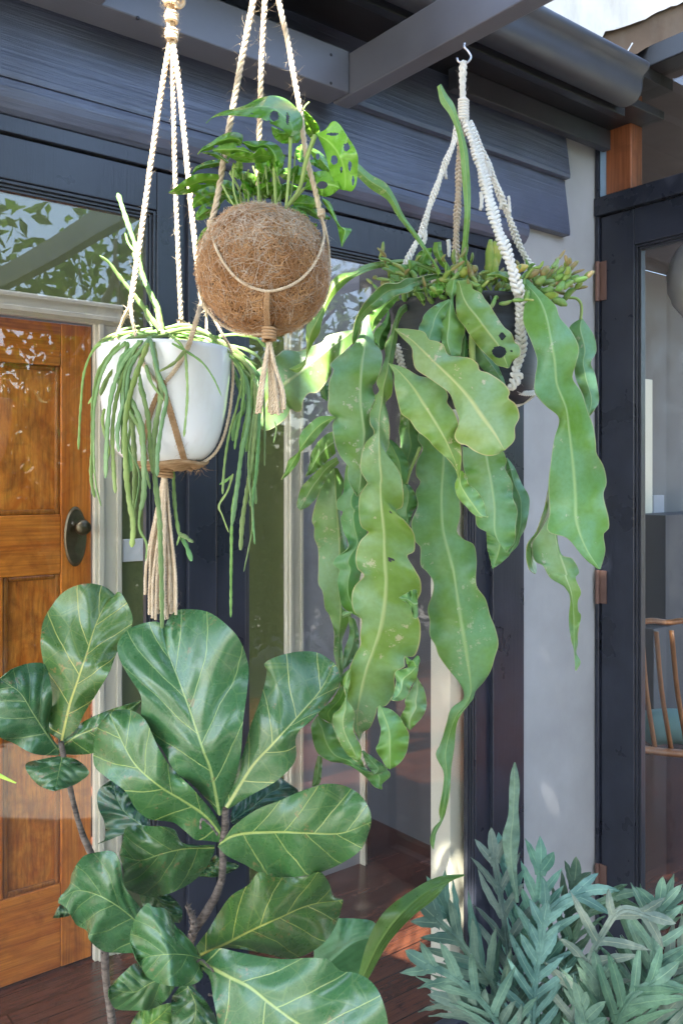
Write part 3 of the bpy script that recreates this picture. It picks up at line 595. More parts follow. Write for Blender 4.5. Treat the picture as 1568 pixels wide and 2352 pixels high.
for s in (-4,-1,2,5):
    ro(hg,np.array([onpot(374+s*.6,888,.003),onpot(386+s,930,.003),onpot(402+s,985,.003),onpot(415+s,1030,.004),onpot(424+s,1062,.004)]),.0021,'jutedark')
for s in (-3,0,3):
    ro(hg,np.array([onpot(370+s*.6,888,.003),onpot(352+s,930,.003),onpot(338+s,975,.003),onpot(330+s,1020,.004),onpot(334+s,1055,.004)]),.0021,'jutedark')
# coir ring below the pot
mb=MB(); a=np.linspace(0,2*np.pi,120)
for k in range(5):
    r=.034+.006*k; z=zy(1072-3*k,DP)-.002; cc=pc+[.008,0,0]
    tube(mb,np.stack([cc[0]+r*np.cos(a),cc[1]+r*np.sin(a),z+.002*np.sin(a*5+k)],1),.0036,6,cap=False)
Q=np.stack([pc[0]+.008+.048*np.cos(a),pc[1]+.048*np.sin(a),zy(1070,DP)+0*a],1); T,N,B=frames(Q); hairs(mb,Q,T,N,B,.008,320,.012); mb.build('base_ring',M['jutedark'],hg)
# tassel
def tassel(par,top,bots,D,r=.0022,mat='jute',spread=.014,fuzz=120):
    """each strand from the bound top (px,py) to its own end"""
    ms=MB()
    for i,(bx,by) in enumerate(bots):
        dz=random.uniform(-spread,spread)
        q=[at(top[0]+random.uniform(-6,6)*.6,top[1],D+dz*.3),at(top[0]*.6+bx*.4+random.uniform(-2,2),top[1]*.65+by*.35,D+dz),at(bx*.9+top[0]*.1+random.uniform(-3,3),by*.75+top[1]*.25,D+dz),at(bx,by,D+dz)]
        rope(ms,np.array(q),r*random.uniform(.9,1.1),fuzz=fuzz,pitch=r*6)
    return ms.build('tassel',M[mat],par)
tassel(hg,(378,1078),[(333,1366),(343,1412),(350,1420),(357,1424),(362,1410),(345,1330),(371,1425),(379,1418),(385,1422),(391,1410),(397,1424),(401,1405),(404,1412),(368,1400),(388,1390),(377,1424)],DP,.0024)
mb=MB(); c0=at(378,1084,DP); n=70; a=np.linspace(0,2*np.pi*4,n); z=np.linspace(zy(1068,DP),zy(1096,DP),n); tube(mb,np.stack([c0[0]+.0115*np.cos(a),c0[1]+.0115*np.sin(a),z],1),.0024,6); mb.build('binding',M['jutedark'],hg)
# mistletoe cactus
rh=empty('hanging_cactus',pc+[0,0,.07],'mistletoe cactus with narrow jointed green stems spilling over the white pot','plant')
def strap(s,w0,D,par=rh,col=(1,1,1),name='stem',seg=.030,flat=.38):
    """jointed, slightly notched flat stem"""
    if np.ndim(D) and D[-1]<=DP-.09:      # lies against the pot, then hangs straight down
        e0=D[-1]-g; q2=catmull(pp(s),30); m_=DP; out=[]
        for x_,y_ in q2:
            dx=(x_-378)/F*DP; rr=.113 if y_>785 else .113*max(0,(y_-740)/45); t0=DP-math.sqrt(max(0,rr*rr-dx*dx))+e0*min(1,max(0,(y_-790)/60)); m_=min(m_,t0); out.append(at(x_,y_,m_))
        q=np.array(out)
    else: q=p3(s,D)
    L=length(q); n=max(14,int(L/.0028)); Q=catmull(q,n); sL=np.linspace(0,L,n)
    ph=random.random()*seg; w=min(w0,24)*.255/F*1.35*(.66+.34*np.abs(np.sin(np.pi*(sL+ph)/(seg*.55)))**.5)*(1+.10*np.sin(sL*130+ph*90)); w*=np.minimum(1,(L-sL)/.008+.35)*np.minimum(1,sL/.02+.6)
    T,N,B=frames(Q); mb=MB()
    a=np.linspace(0,2*np.pi,8,endpoint=False); tw=np.linspace(0,random.uniform(-1.3,1.3),n)+random.uniform(-.5,.5)
    view=Q-np.array([0,CY,EYE]); view/=np.linalg.norm(view,axis=1)[:,None]; X=np.cross(T,view); X/=np.linalg.norm(X,axis=1)[:,None]+1e-9; Y=np.cross(T,X)
    X2=X*np.cos(tw)[:,None]+Y*np.sin(tw)[:,None]; Y2=-X*np.sin(tw)[:,None]+Y*np.cos(tw)[:,None]
    V=Q[:,None]+w[:,None,None]*(np.cos(a)[None,:,None]*X2[:,None]+flat*np.sin(a)[None,:,None]*Y2[:,None]*(1))
    i=np.arange(n-1)[:,None]*8; j=np.arange(8)[None]; Fc=np.stack([i+j,i+(j+1)%8,i+8+(j+1)%8,i+8+j],-1).reshape(-1,4).tolist(); Fc.append(tuple(range(8))); Fc.append(tuple(range((n-1)*8,n*8))[::-1])
    UV=np.stack([np.broadcast_to(np.cos(a),(n,8)),np.broadcast_to(sL[:,None],(n,8))],-1); mb.add(V.reshape(-1,3),Fc,UV)
    return mb.build(name,M['rhi'],par,color=vjit(col))
f=DP-.10; g=DP-.12
ST_=[('F 700,330 560,360 440,420 390,520 370,700 360,890',11,[DP,g]),('F 700,360 560,400 460,520 430,650 425,850 420,1030 435,1110',19,[DP,g]),
('F 600,380 500,470 440,640 430,850 440,1050 465,1150',22,[DP,g]),('F 650,380 560,500 510,650 490,850 485,1020',24,[DP,g-.02]),('F 640,390 560,560 520,750 520,950 530,1090',18,[DP,g]),
('F 680,400 620,560 580,720 575,900 590,1100 612,1230 605,1338',30,[DP,g-.02]),('F 590,560 610,800 620,1000 615,1175 605,1260',28,[g,g]),('F 600,650 650,780 660,950 660,1100 645,1170',28,[g,g-.02]),
('F 640,580 680,740 690,900 700,1000',22,[g,g]),('F 700,380 720,520 740,620 715,780 705,900 715,1050 730,1175 738,1350 742,1500 745,1712',24,[DP,g-.02,g+.01]),
('F 690,370 705,450 735,560 765,640 745,760 725,900 722,1010',18,[DP,g-.03]),('F 690,380 600,500 580,620 540,800 545,900',22,[DP,g]),('F 760,350 840,420 858,550 860,650 845,830',15,[DP,g]),
('F 790,400 860,440 930,490 980,560 1018,645',15,[DP,g]),('F 850,435 800,490 728,532',26,[g,g-.03]),('F 670,500 690,570 750,660',20,[g,g]),('F 640,540 650,600 668,655',18,[g,g]),
('F 540,560 590,700 640,800 665,960 690,1070',20,[g,g-.01]),('F 520,520 470,600 460,640 500,560',16,[g,g]),('F 660,340 520,360 450,400 420,440',12,[DP,g]),('F 620,420 560,470 545,540 560,460',24,[g,g]),
('F 650,1130 640,1250 672,1320 670,1400',14,[g,g]),('F 430,640 405,680',14,[g,g]),('F 480,700 470,760 500,900 480,960',16,[g+.02,g]),('F 560,620 600,760 590,860 640,1000 620,1160',22,[g+.01,g]),
('F 930,370 1020,420 1100,480 1130,560 1140,700 1120,800 1095,1000 1068,1175 1062,1400 1060,1660',17,[DP,DP+.02]),('F 1000,380 1100,450 1150,560 1170,700 1185,850 1175,1000 1150,1150',22,[DP,DP+.03]),
('F 1000,400 1130,430 1200,480 1210,600 1215,800 1215,965',18,[DP,DP+.04]),('F 1050,430 1150,520 1175,650 1165,850 1140,1050 1115,1200 1105,1352',24,[DP,DP+.01]),('F 1060,450 1110,560 1090,680 1050,830 1030,970 1022,1095',14,[DP,DP-.02]),
('F 1070,470 1130,580 1140,750 1110,900 1085,1100 1065,1240',24,[DP,DP-.02]),('F 950,380 1080,360 1180,380 1220,420',16,[DP,DP+.02]),('F 1140,500 1190,560 1190,750 1180,950 1160,1150 1170,1325',24,[DP+.02,DP]),
('F 1160,540 1150,700 1130,900',18,[DP,DP]),('F 1065,1010 1040,1030 1008,1050',14,[DP,DP]),('F 1050,470 1100,600 1120,700 1080,760 1070,850',34,[DP+.02,DP]),('F 1120,520 1180,600 1160,760 1140,960 1150,1100 1160,1230 1120,1450',13,[DP,DP]),
('F 1070,1000 1045,1080 1005,1150 1020,1190 1050,1270',12,[DP,DP-.01]),('F 1130,560 1200,640 1150,800 1165,1000 1175,1140',20,[DP+.03,DP+.01]),
('F 796,990 800,1100 806,1175 822,1280',18,[DP+.03,DP]),('F 822,1275 850,1290 887,1316',24,[DP,DP-.02]),('F 826,1282 855,1330 880,1402',26,[DP,DP-.01]),('F 830,1270 812,1330',14,[DP,DP-.01]),
('F 740,355 880,335 1000,390 1060,450',24,[DP,DP-.02]),('F 760,350 920,350 1080,430 1180,500',20,[DP,DP+.02]),('F 700,350 850,318 960,360 1000,410',20,[DP,DP+.04]),('F 640,320 560,340 500,390',14,[DP,DP+.03]),
('F 720,350 640,350 560,380 520,420',22,[DP,DP-.05]),('F 1262,760 1268,790 1256,860',10,[DP,DP]),('F 930,380 990,440 960,400',24,[DP,DP-.05]),('F 780,380 900,400 990,420',22,[DP,DP-.03]),
('F 735,340 640,210 545,90 500,30 455,-4',26,[DP,DP-.03]),('F 748,345 725,240 660,100 628,-30 580,-170 540,-292',28,[DP,DP+.02]),('F 742,340 715,240 650,80 610,-20',22,[DP+.01,DP+.03]),('F 745,345 738,280 733,225',22,[DP,DP]),('F 700,320 670,260 675,225',22,[DP,DP]),('F 620,-20 590,-60 575,-110',14,[DP,DP])]
for s,w,D in ST_: strap(s,w,D,col=(1.25,1.2,1.1) if w<18 else random.choice([(1,1,1),(1.12,1.08,.9),(.9,.97,1.05)]))
random.seed(3)
for k in range(8):
    x0=random.uniform(560,820); x1=random.choice([random.uniform(430,600),random.uniform(1040,1200)]); y1=random.uniform(620,1050); e=g+random.uniform(-.01,.05) if x1<800 else DP+random.uniform(-.02,.07)
    strap('F %f,%f %f,%f %f,%f %f,%f'%(x0,360,(x0+x1)/2,375+random.uniform(-15,25),x1+random.uniform(-10,10),520,x1+random.uniform(-40,30),y1),random.uniform(13,22),[DP+.02,e,e],col=(.8,.9,.8))
# ---------------- 2. coconut fibre ball
DC=1.15
cc=at(606,620,DC); RC=.0830
cb=empty('hanging_basket',cc-[0,0,RC],'round brown coconut fibre planter ball slung in jute cords','planter')
def lump(P):
    th=np.arctan2(P[:,1],P[:,0]); ph=np.arcsin(np.clip(P[:,2]/np.linalg.norm(P,axis=1),-1,1)); return 1+np.cos(ph)*(.022*np.sin(2*th+1)+.014*np.sin(4*ph+3*th)+.008*np.sin(9*th+5*ph))-.035*np.maximum(0,np.sin(ph)-.75)*4
mb=MB(); nu,nv_=90,60; V=[]
def ballr(th,ph):
    return RC*(1+.012*math.sin(3*th+1)+.012*math.cos(5*ph+th)-.03*max(0,math.sin(ph)-.8)*5)
for i in range(nv_+1):
    ph=-math.pi/2+math.pi*i/nv_*.93
    for j in range(nu):
        th=2*math.pi*j/nu; r=ballr(th,ph)*(1+random.uniform(-.006,.006)); u_=np.array([[math.cos(ph)*math.cos(th),math.cos(ph)*math.sin(th),math.sin(ph)*.985]]); V.append(cc+RC*(1+random.uniform(-.006,.006))*u_[0]*lump(u_)[0])
mb.add(V,[(i*nu+j,i*nu+(j+1)%nu,(i+1)*nu+(j+1)%nu,(i+1)*nu+j) for i in range(nv_) for j in range(nu)]); mb.build('shell',M['coir'],cb)
def fibres(n,rad,wid,ln,mat,name,lo=-1.,hi=.97):
    mb=MB(); z=rng.uniform(lo,hi,n); th=rng.uniform(0,2*np.pi,n); c=np.sqrt(np.maximum(0,1-z*z)); U=np.stack([c*np.cos(th),c*np.sin(th),z],1)
    A=rng.normal(0,1,(n,3)); A-=U*(A*U).sum(1)[:,None]; A/=np.linalg.norm(A,axis=1)[:,None]; B=np.cross(U,A)
    l=(ln*rng.uniform(.4,1.3,n))[:,None]; bend=rng.normal(0,.5,(n,1)); lift=rng.uniform(0,1,(n,1))**2.5*.006
    pts=[]
    for t_ in (-.5,-.17,.17,.5):
        d=A*t_*l+B*bend*l*(t_*t_-.1); P=U*RC+d; P=P/np.linalg.norm(P,axis=1)[:,None]*(RC*rad+lift*(abs(t_)*2+.3)+rng.normal(0,.0004,(n,1))+.0012); P[:,2]*=.985; P=P*lump(P)[:,None]; pts.append(P)
    w=(wid*rng.uniform(.6,1.4,n))[:,None]
    V=[]
    for k_,P in enumerate(pts):
        s_=B*w*(1,1,1,.4)[k_]; V+=[cc+P-s_,cc+P+U*w*.9,cc+P+s_]
    V=np.stack(V,1).reshape(-1,3); i=np.arange(n)[:,None]*12; Fc=np.concatenate([i+[3*k_+q,3*k_+q+1,3*k_+q+4,3*k_+q+3] for k_ in range(3) for q in (0,1)],1).reshape(-1,4).tolist()
    mb.add(V,Fc); return mb.build(name,M[mat],cb)
tag(fibres(8000,1.0,.00032,.022,'coirfibre','fibre_matting'),None,None,kind='stuff')
tag(fibres(3000,.998,.00034,.026,'coirmid','orange_fibre_matting',-1,.5),None,None,kind='stuff')
tag(fibres(3000,1.006,.00030,.026,'coirlight','pale_fibre_matting',.15,.97),None,None,kind='stuff')
tag(fibres(1300,1.01,.00022,.034,'coirlight','loose_fibre',-.98,.3),None,None,kind='stuff')
ch2=empty('rope_hanger',at(610,-40,DC),'three strand jute hanger with short tassel round the coconut fibre ball','plant hanger')
def onball(px,py,e=.005):
    d=at(px,py,1.)-np.array([0,CY,EYE]); o=np.array([0,CY,EYE])-cc; r=RC+e; a=d@d;b=2*o@d;c=o@o-r*r; q=b*b-4*a*c
    t_=(-b-math.sqrt(q))/(2*a) if q>0 else -b/(2*a); return np.array([0,CY,EYE])+d*t_
KL=p3('D 484,515',DC-.02)[0]; KR=p3('D 736,490',DC-.01)[0]
ro(ch2,np.vstack([p3('D 588,-40 578,20 560,110 545,190 527,290 512,375 500,450',[DC+.01,DC-.02]),KL[None]]),.0042,fuzz=420,fl=.012)
ro(ch2,p3('D 612,-40 607,20 600,150 598,230 595,330 594,430 600,470',[DC+.02,DC+.04]),.0038,fuzz=420,fl=.012)
ro(ch2,np.vstack([p3('D 634,-40 641,5 660,90 676,180 690,260 704,360 722,430',[DC+.01,DC-.01]),KR[None]]),.0038,fuzz=420,fl=.012)
loop=[KL]+[onball(*p,.006) for p in ((497,570),(520,612),(550,644),(585,662),(615,668),(650,662),(685,645),(715,615),(738,570),(744,530))]+[KR]
ro(ch2,np.array(loop),.0019,'jute',fuzz=300,fl=.007)
ro(ch2,np.array([KL]+[onball(*p,.004) for p in ((468,555),(457,600),(457,650),(470,700),(500,738),(540,760),(590,766),(618,765))]),.0024,'jute',fuzz=250)
ro(ch2,np.array([KR]+[onball(*p,.004) for p in ((748,530),(755,580),(756,640),(745,690),(715,730),(680,755))]),.0020,'jute',fuzz=300)
for s in (-4,0,4): ro(ch2,np.array([onball(614+s*.7,670,.006),onball(612+s,710,.007),onball(614+s,745,.007),p3('D %f,775'%(617+s),DC-.035)[0]]),.0019,'jutedark',fuzz=160)
mb=MB(); c0=p3('D 618,775',DC-.035)[0]; n=80; a=np.linspace(0,2*np.pi*4.5,n); z=np.linspace(zy(760,DC),zy(792,DC),n); tube(mb,np.stack([c0[0]+.0078*np.cos(a),c0[1]+.0078*np.sin(a),z],1),.0022,6); Q=np.stack([c0[0]+0*z,c0[1]+0*z,z],1);T,N,B=frames(Q); hairs(mb,Q,T,N,B,.009,60,.008); mb.build('binding',M['jutedark'],ch2)
tassel(ch2,(618,785),[(590,950),(597,948),(619,948),(624,952),(632,950),(640,953),(647,948),(653,940),(636,946)],DC-.03,.0026,'jute',.008,160)
for c0 in (KL,KR):
    mb=MB(); 
    for k in range(3): tube(mb,catmull([c0+[-.005,0,.003*k-.003],c0+[0,-.005,.003*k-.002],c0+[.005,0,.003*k-.004],c0+[0,.004,.003*k-.003]],12),.0021,6)
    mb.build('knot',M['jute'],ch2)
# swiss cheese vine
mo=empty('leafy_vine',cc+[0,0,RC*.9],'bright green plant with holes in its leaves growing from the coconut fibre ball','plant')
def ML(L,R,D,M_=None,holes=None,col=(1,1,1),**k): addleaf(mo,M['mon'],L,R,M_,D,col=vjit(col,.1),solid=.0006,holes=hol(holes) if holes else (),cup=k.pop('cup',.012),wave=k.pop('wave',.004),ns=k.pop('ns',60),nv=k.pop('nv',40),**k)
d=1.15
ML('6 1000,440 1070,390 1085,300 1030,210 940,140 850,120 740,145 650,190 560,220 460,245 390,280 330,335','6 985,435 920,380 840,340 760,300 660,285 540,275 430,278 370,300 330,338',[d-.04,d-.06,d-.05],holes='6 865,280,36,40 968,300,13,48 822,322,12,10 760,300,12,6 690,262,10,4',tilt=-.03)
ML('6 840,365 860,440 920,490 1000,495','6 850,362 950,400 1060,350 1088,420 1050,490',[d,d+.01],col=(1.2,1.1,1.3))
ML('6 1070,230 1085,330 1120,420 1160,460','6 1100,235 1160,290 1215,370 1215,410 1170,460',[d+.03,d+.05],cup=-.01)
ML('6 1190,415 1260,390 1310,330 1340,320 1380,350 1430,430 1490,520 1520,600 1515,720 1505,820 1470,870 1420,860','6 1200,425 1235,500 1265,570 1290,680 1325,780 1370,850 1415,862',[d-.03,d-.06,d-.03],M_='6 1195,420 1300,490 1380,600 1420,740 1418,862',holes='6 1320,423,50,12 1432,525,26,34 1335,625,28,38 1455,670,14,42 1482,790,10,38 1390,700,9,26',col=(1.35,1.2,1.3),tilt=.02)
ML('6 612,490 615,430 550,405 450,430 380,480 300,530 262,580','6 608,500 530,503 440,520 350,550 300,558 262,582',[d-.04,d-.06],holes='6 410,520,24,14')
ML('6 510,640 430,560 360,560 300,565','6 500,650 440,625 370,590 300,568',[d-.02,d-.03],col=(.7,.8,.8))
ML('6 378,548 460,505 560,490 650,540 700,570','6 385,552 470,580 510,592 580,585 700,575',[d-.06,d-.05],holes='6 590,520,26,8',col=(1.2,1.2,1.4))
ML('6 620,480 720,475 830,480 910,530 940,640 895,752','6 620,490 700,560 770,535 830,600 855,660 885,745',[d-.05,d-.03],M_='6 620,485 710,520 800,510 875,600 890,750',holes='6 790,545,22,16 892,655,18,26',col=(1.0,1.0,1.))
ML('6 510,590 600,560 700,575 760,525 835,590','6 515,605 600,640 720,642 800,640 850,600',[d-.05,d-.04],tilt=.03,col=(1.,1,1))
ML('6 450,625 380,625 300,650 240,690 216,742','6 450,662 400,680 310,692 250,712 217,744',[d-.01,d-.03])
ML('6 430,738 340,730 240,740 150,790 90,840 36,880','6 430,822 340,830 250,870 150,895 80,893 36,882',[d-.02,d-.05],holes='6 180,842,20,12 300,812,32,7 390,808,18,6',tilt=.02,col=(1.1,1.1,1))
ML('6 440,850 340,850 270,890 230,930 223,1008','6 440,900 380,940 310,970 260,990 225,1008',[d,d-.02],holes='6 345,915,22,12')
ML('6 440,930 340,950 280,1000 250,1050 243,1085','6 440,992 400,1040 340,1080 290,1098 245,1090',[d+.01,d-.01],holes='6 350,1000,22,11')
ML('6 350,1135 300,1180 270,1240 238,1314','6 356,1150 342,1190 300,1240 240,1314',[d+.02,d+.02])
ML('6 1100,845 1140,760 1200,715 1290,720 1350,770 1378,840','6 1110,855 1180,870 1250,912 1320,895 1376,845',[d,d-.03],holes='6 1240,822,42,30 1180,790,12,8',col=(1.2,1.15,1.4))
ML('6 1240,920 1300,960 1340,1050 1390,1150 1470,1168 1430,1240 1394,1308','6 1240,942 1270,990 1310,1060 1350,1120 1372,1210 1392,1304',[d,d-.02])
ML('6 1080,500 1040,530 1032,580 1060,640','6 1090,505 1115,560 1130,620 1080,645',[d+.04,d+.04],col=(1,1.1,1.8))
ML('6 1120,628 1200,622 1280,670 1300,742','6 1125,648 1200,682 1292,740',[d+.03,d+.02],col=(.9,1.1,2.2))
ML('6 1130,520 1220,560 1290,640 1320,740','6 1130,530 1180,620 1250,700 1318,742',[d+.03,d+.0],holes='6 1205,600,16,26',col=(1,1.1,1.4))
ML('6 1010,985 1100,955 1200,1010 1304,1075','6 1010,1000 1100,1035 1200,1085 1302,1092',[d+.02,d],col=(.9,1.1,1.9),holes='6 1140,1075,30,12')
ML('6 1110,1085 1160,1120 1200,1130 1180,1178','6 1100,1090 1130,1140 1178,1180',[d,d])
ML('6 1050,900 1110,900 1160,950 1240,1040','6 1050,930 1100,960 1150,990 1238,1044',[d+.04,d+.02],holes='6 1120,945,24,6',col=(.8,.95,1))
ML('6 1000,990 980,1030 1030,1060 1100,1060 1140,1090','6 1010,985 1060,1010 1110,1040 1142,1090',[d,d-.01])
random.seed(11)
for k in range(44):
    x=random.uniform(470,1000); y=random.uniform(640,960); a=random.uniform(-.8,.8)+(x-700)/300; l=random.uniform(150,290); w=l*.26
    dx,dy=math.sin(a)*l,-math.cos(a)*l*.7+random.uniform(0,70); nx,ny=-dy/l*w,dx/l*w; e=d+random.uniform(.01,.09)
    ML('6 %f,%f %f,%f %f,%f %f,%f'%(x,y,x+dx*.3+nx,y+dy*.3+ny,x+dx*.7+nx*.7,y+dy*.7+ny*.7,x+dx,y+dy),'6 %f,%f %f,%f %f,%f %f,%f'%(x+1,y+1,x+dx*.3-nx,y+dy*.3-ny,x+dx*.7-nx*.7,y+dy*.7-ny*.7,x+dx,y+dy),[e,e-.03],ns=16,nv=8,col=(1.05,1.05,.9) if k%3 else (1.0,1.,1.6))
def stalk(par,s,D,w,mat='stem',name='stalk'):
    q=p3(s,D); mb=MB(); Q=catmull(q,22); tube(mb,Q,np.linspace(w,w*.8,22)*.5*.2929/F*1.15,8); mb.build(name,M[mat],par)
for s,D,w in (('6 992,445 985,650 970,850 955,1010',d-.03,28),('6 455,815 510,920 562,1005',d-.03,17),('6 545,690 545,850 588,1005',d-.03,17),('6 862,680 870,850 876,1010',d-.02,28),('6 1185,428 1110,640 1060,850 950,1015',[d-.03,d-.01],38),
  ('6 1100,845 1030,930 955,1015',[d,d-.01],22),('6 795,670 815,900',d,18),('6 735,760 745,990',d-.01,22),('6 1092,265 1098,400 1105,500',d+.02,20),('6 1138,170 1098,215 1088,270 1092,300',d+.02,14),('6 1030,560 1015,750 985,960',d+.02,16),('6 660,860 668,1000',d,14),('6 900,800 915,1000',d+.02,14),('6 700,900 712,1000',d+.01,12),('6 760,900 765,1000',d+.02,14)):
    stalk(mo,s,D,w)
for k in range(14):
    x=random.uniform(560,930); stalk(mo,'6 %f,%f %f,%f %f,1010'%(x+random.uniform(-90,90),random.uniform(650,760),x+random.uniform(-25,25),870,x*.8+150),d+random.uniform(0,.07),random.uniform(10,18))
# ---------------- 3. black pot with leaf cactus
DE=1.5
ec=at(1070,800,DE)
ep=empty('plant_pot',at(1066,930,DE),'black plastic pot in a knotted white cotton hanger, mostly hidden by wide leaves','plant pot')
pe=[(169,704),(169,713),(165,716),(165,760),(163,830),(159,885),(151,915),(130,930),(60,935),(.5,935)]
PE=np.array([(r/F*DE,zy(y,DE)) for r,y in pe])
mb=MB(); lathe(mb,ec,[(PE[0][0]-.006,PE[0][1]-.03),(PE[0][0]-.004,PE[0][1]),(PE[0][0],PE[0][1]+.001)]+[tuple(p) for p in PE],90); mb.build('pot_wall',M['potblack'],ep)
mb=MB(); lathe(mb,ec,[(.0,PE[0][1]-.004),(.07,PE[0][1]-.006),(PE[0][0]-.005,PE[0][1]-.014)],40); mb.build('soil',M['soil'],ep)
he=empty('macrame_hanger',at(1065,150,DE),'white knotted cotton cord hanger holding the black pot on a metal hook','plant hanger')
def mac(s,D,r=.0058,pitch=.020,mat='cotton'):
    pitch*=1.3; r*=1.05; mb=MB(); q=p3(s,D) if isinstance(s,str) else s; braid(mb,q,r,pitch); Q=catmull(q,60); T,N,B=frames(Q); hairs(mb,Q,T,N,B,r*.8,26,.008); return mb.build('knotted_cord',M[mat],he)
mac('H 558,278 556,380 558,470',DE,.0055,.026); 
for s in (-5,5): mb=MB(); rope(mb,p3('H %f,280 %f,400 %f,560'%(557+s,556+s,558+s),DE-.003),.0030); mb.build('cord',M['cotton'],he)
mb=MB(); c0=at(1064,251,DE); n=120; a=np.linspace(0,2*np.pi*7,n); z=np.linspace(zy(226,DE),zy(274,DE),n); tube(mb,np.stack([c0[0]+.0075*np.cos(a),c0[1]+.0075*np.sin(a),z],1),.0026,6); mb.build('binding',M['cotton'],he)
mac('H 535,560 520,640 480,740 440,850 400,960 370,1060 330,1140 300,1200 270,1280',[DE,DE-.09],.0050,.018)
mac('H 560,560 545,660 540,780 536,900 530,1000 526,1110 525,1220 530,1290',[DE,DE+.08],.0056,.016,'cottonbrown')
mac('H 575,555 610,660 645,780 680,920 720,1060 760,1160 800,1290 815,1345 | 2 1215,380 1235,470 1260,560 1255,660 1245,780 1255,900 1250,1020 1225,1130 1195,1210 1180,1320',[DE,DE-.08,DE-.135,DE-.11,DE-.10],.0078,.020)
mac('H 585,560 640,680 690,800 730,900 770,1000 810,1110 850,1190 890,1250',[DE,DE-.02,DE+.02],.0052,.018)
mac('2 1190,1210 1230,1260 1190,1320 1150,1370',DE-.10,.0085,.022,'cotton')
mac('2 110,960 125,1020 145,1090 170,1170 220,1250',[DE-.10,DE-.08],.0052,.016)
for s in (0,14,28): mb=MB(); rope(mb,p3('2 1130,%d 1200,%d 1300,%d 1390,%d'%(1345+s,1370+s,1395+s,1390+s),[DE-.10,DE-.06]),.0022,fuzz=60); mb.build('cord',M['cotton'],he)
for s in (0,14): mb=MB(); rope(mb,p3('2 1395,%d 1320,%d 1260,%d 1200,%d'%(1400+s,1460+s,1495+s,1520+s),[DE-.05,DE-.02]),.0022,fuzz=60); mb.build('cord',M['cotton'],he)
for px,py in ((470,760),(645,900),(760,920),(378,1070),(490,1120),(735,900),(670,760)):
    mb=MB(); 
    for k in range(3): x=px+random.uniform(-8,8); rope(mb,p3('H %f,%f %f,%f %f,%f'%(x,py-20,x+3,py+18,x+random.uniform(-12,12),py+random.uniform(42,66)),DE-.02),.0026,fuzz=60,pitch=.02)
    mb.build('cord_end',M['cotton'],he)
mb=MB(); tube(mb,catmull(p3('H 565,195 564,215 580,232 594,262 580,284 558,292 536,280 530,264',DE),40),.0019,8); hk=mb.build('hook',M['steel'],he)
mb=MB(); 
for s in (0,8): tube(mb,catmull(p3('2 %f,410 %f,450 %f,520 %f,600 %f,655'%(900+s*4,950+s,972+s,985+s,992+s),[DE-.12,DE-.128]),20),.0013,6)
mb.build('wire_tie',M['wire'],ep)
EP=empty('leaf_cactus',ec+[0,0,.07],'large orchid cactus with long scalloped flat leaves trailing from the black hanging pot','plant')
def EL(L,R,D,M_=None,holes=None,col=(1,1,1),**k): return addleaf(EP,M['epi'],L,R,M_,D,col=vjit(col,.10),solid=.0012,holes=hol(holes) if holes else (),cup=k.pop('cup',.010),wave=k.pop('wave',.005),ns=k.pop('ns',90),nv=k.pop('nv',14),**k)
e=1.5; BL=(1.0,1.05,1.35); PA=(1.5,1.25,1.5); DK=(.75,.9,.8); YG=(1.15,1.1,.75)  # BL puts sky sheen and DK puts shade into the leaf tint
# right long
EL('D 1194,634 1204,688 1201,738 1219,783 1234,828 1228,870 1227,898 1250,930 1284,960 1272,1010 1264,1065 1259,1115 1262,1180 1257,1220 1300,1235 1325,1262 1345,1285 1374,1307','D 1200,630 1234,663 1276,703 1284,728 1312,762 1329,800 1322,835 1314,868 1334,900 1349,945 1362,980 1368,1020 1369,1040 1385,1070 1392,1110 1385,1135 1397,1190 1397,1215 1386,1225 1389,1265 1378,1307',[e-.10,e-.16,e-.14,e-.12,e-.13],
 M_='D 1197,634 1209,653 1239,688 1256,733 1264,778 1273,828 1279,883 1299,938 1306,988 1314,1053 1321,1138 1324,1200 1345,1260 1376,1307',col=(1.1,1.08,1.2),wave=.008)
# behind right teal
EL('E 1100,285 1045,330 1070,450 1075,560 1110,640 1130,740','E 1105,285 1160,370 1168,440 1145,490 1165,550 1180,670 1165,700 1135,742',[e,e-.03],col=BL,ns=50)
# lower right twisted
EL('4 1370,360 1340,550 1300,700 1240,860 1170,950 1155,1080 1190,1200 1235,1232','4 1415,365 1390,550 1380,700 1260,870 1210,950 1225,1050 1250,1210 1240,1234',[e-.08,e-.10],col=(.9,.9,.8),ns=50,tilt=.02)
EL('4 1370,700 1270,860 1210,950 1240,1120 1300,1150 1380,1270 1500,1340 | B 1030,350 1048,380 1045,500 1055,590 1070,640 1074,728','4 1420,740 1440,900 1470,1060 | B 1060,215 1090,280 1075,300 1100,370 1085,410 1088,460 1098,470 1085,560 1085,600 1078,650 1098,690 1078,730',[e-.10,e-.12,e-.08],M_='4 1400,720 1430,880 1480,1080 1530,1250 | B 1030,290 1055,370 1065,450 1068,560 1070,650 1076,730',col=BL,tilt=-.015)
# teal + small behind mid
EL('4 970,170 980,400 1030,600 1050,900 1000,1042','4 980,165 1050,260 1110,400 1180,520 1180,650 1150,800 1100,900 1080,970 1005,1044',[e-.02,e-.04],col=BL,ns=50)
EL('4 570,60 580,250 620,400 660,480 690,700 710,800 800,850 900,930 972,1034','4 950,110 975,200 960,260 1030,400 1030,520 1075,650 1060,780 1050,930 976,1036',[e-.06,e-.08],M_='4 780,100 830,350 865,600 875,880 972,1034',ns=60,tilt=-.01,col=(.95,1,1.1))
EL('4 790,850 800,1000 820,1080 845,1182','4 1000,900 1040,960 1000,1060 900,1150 847,1184',[e-.04,e-.04],ns=30)
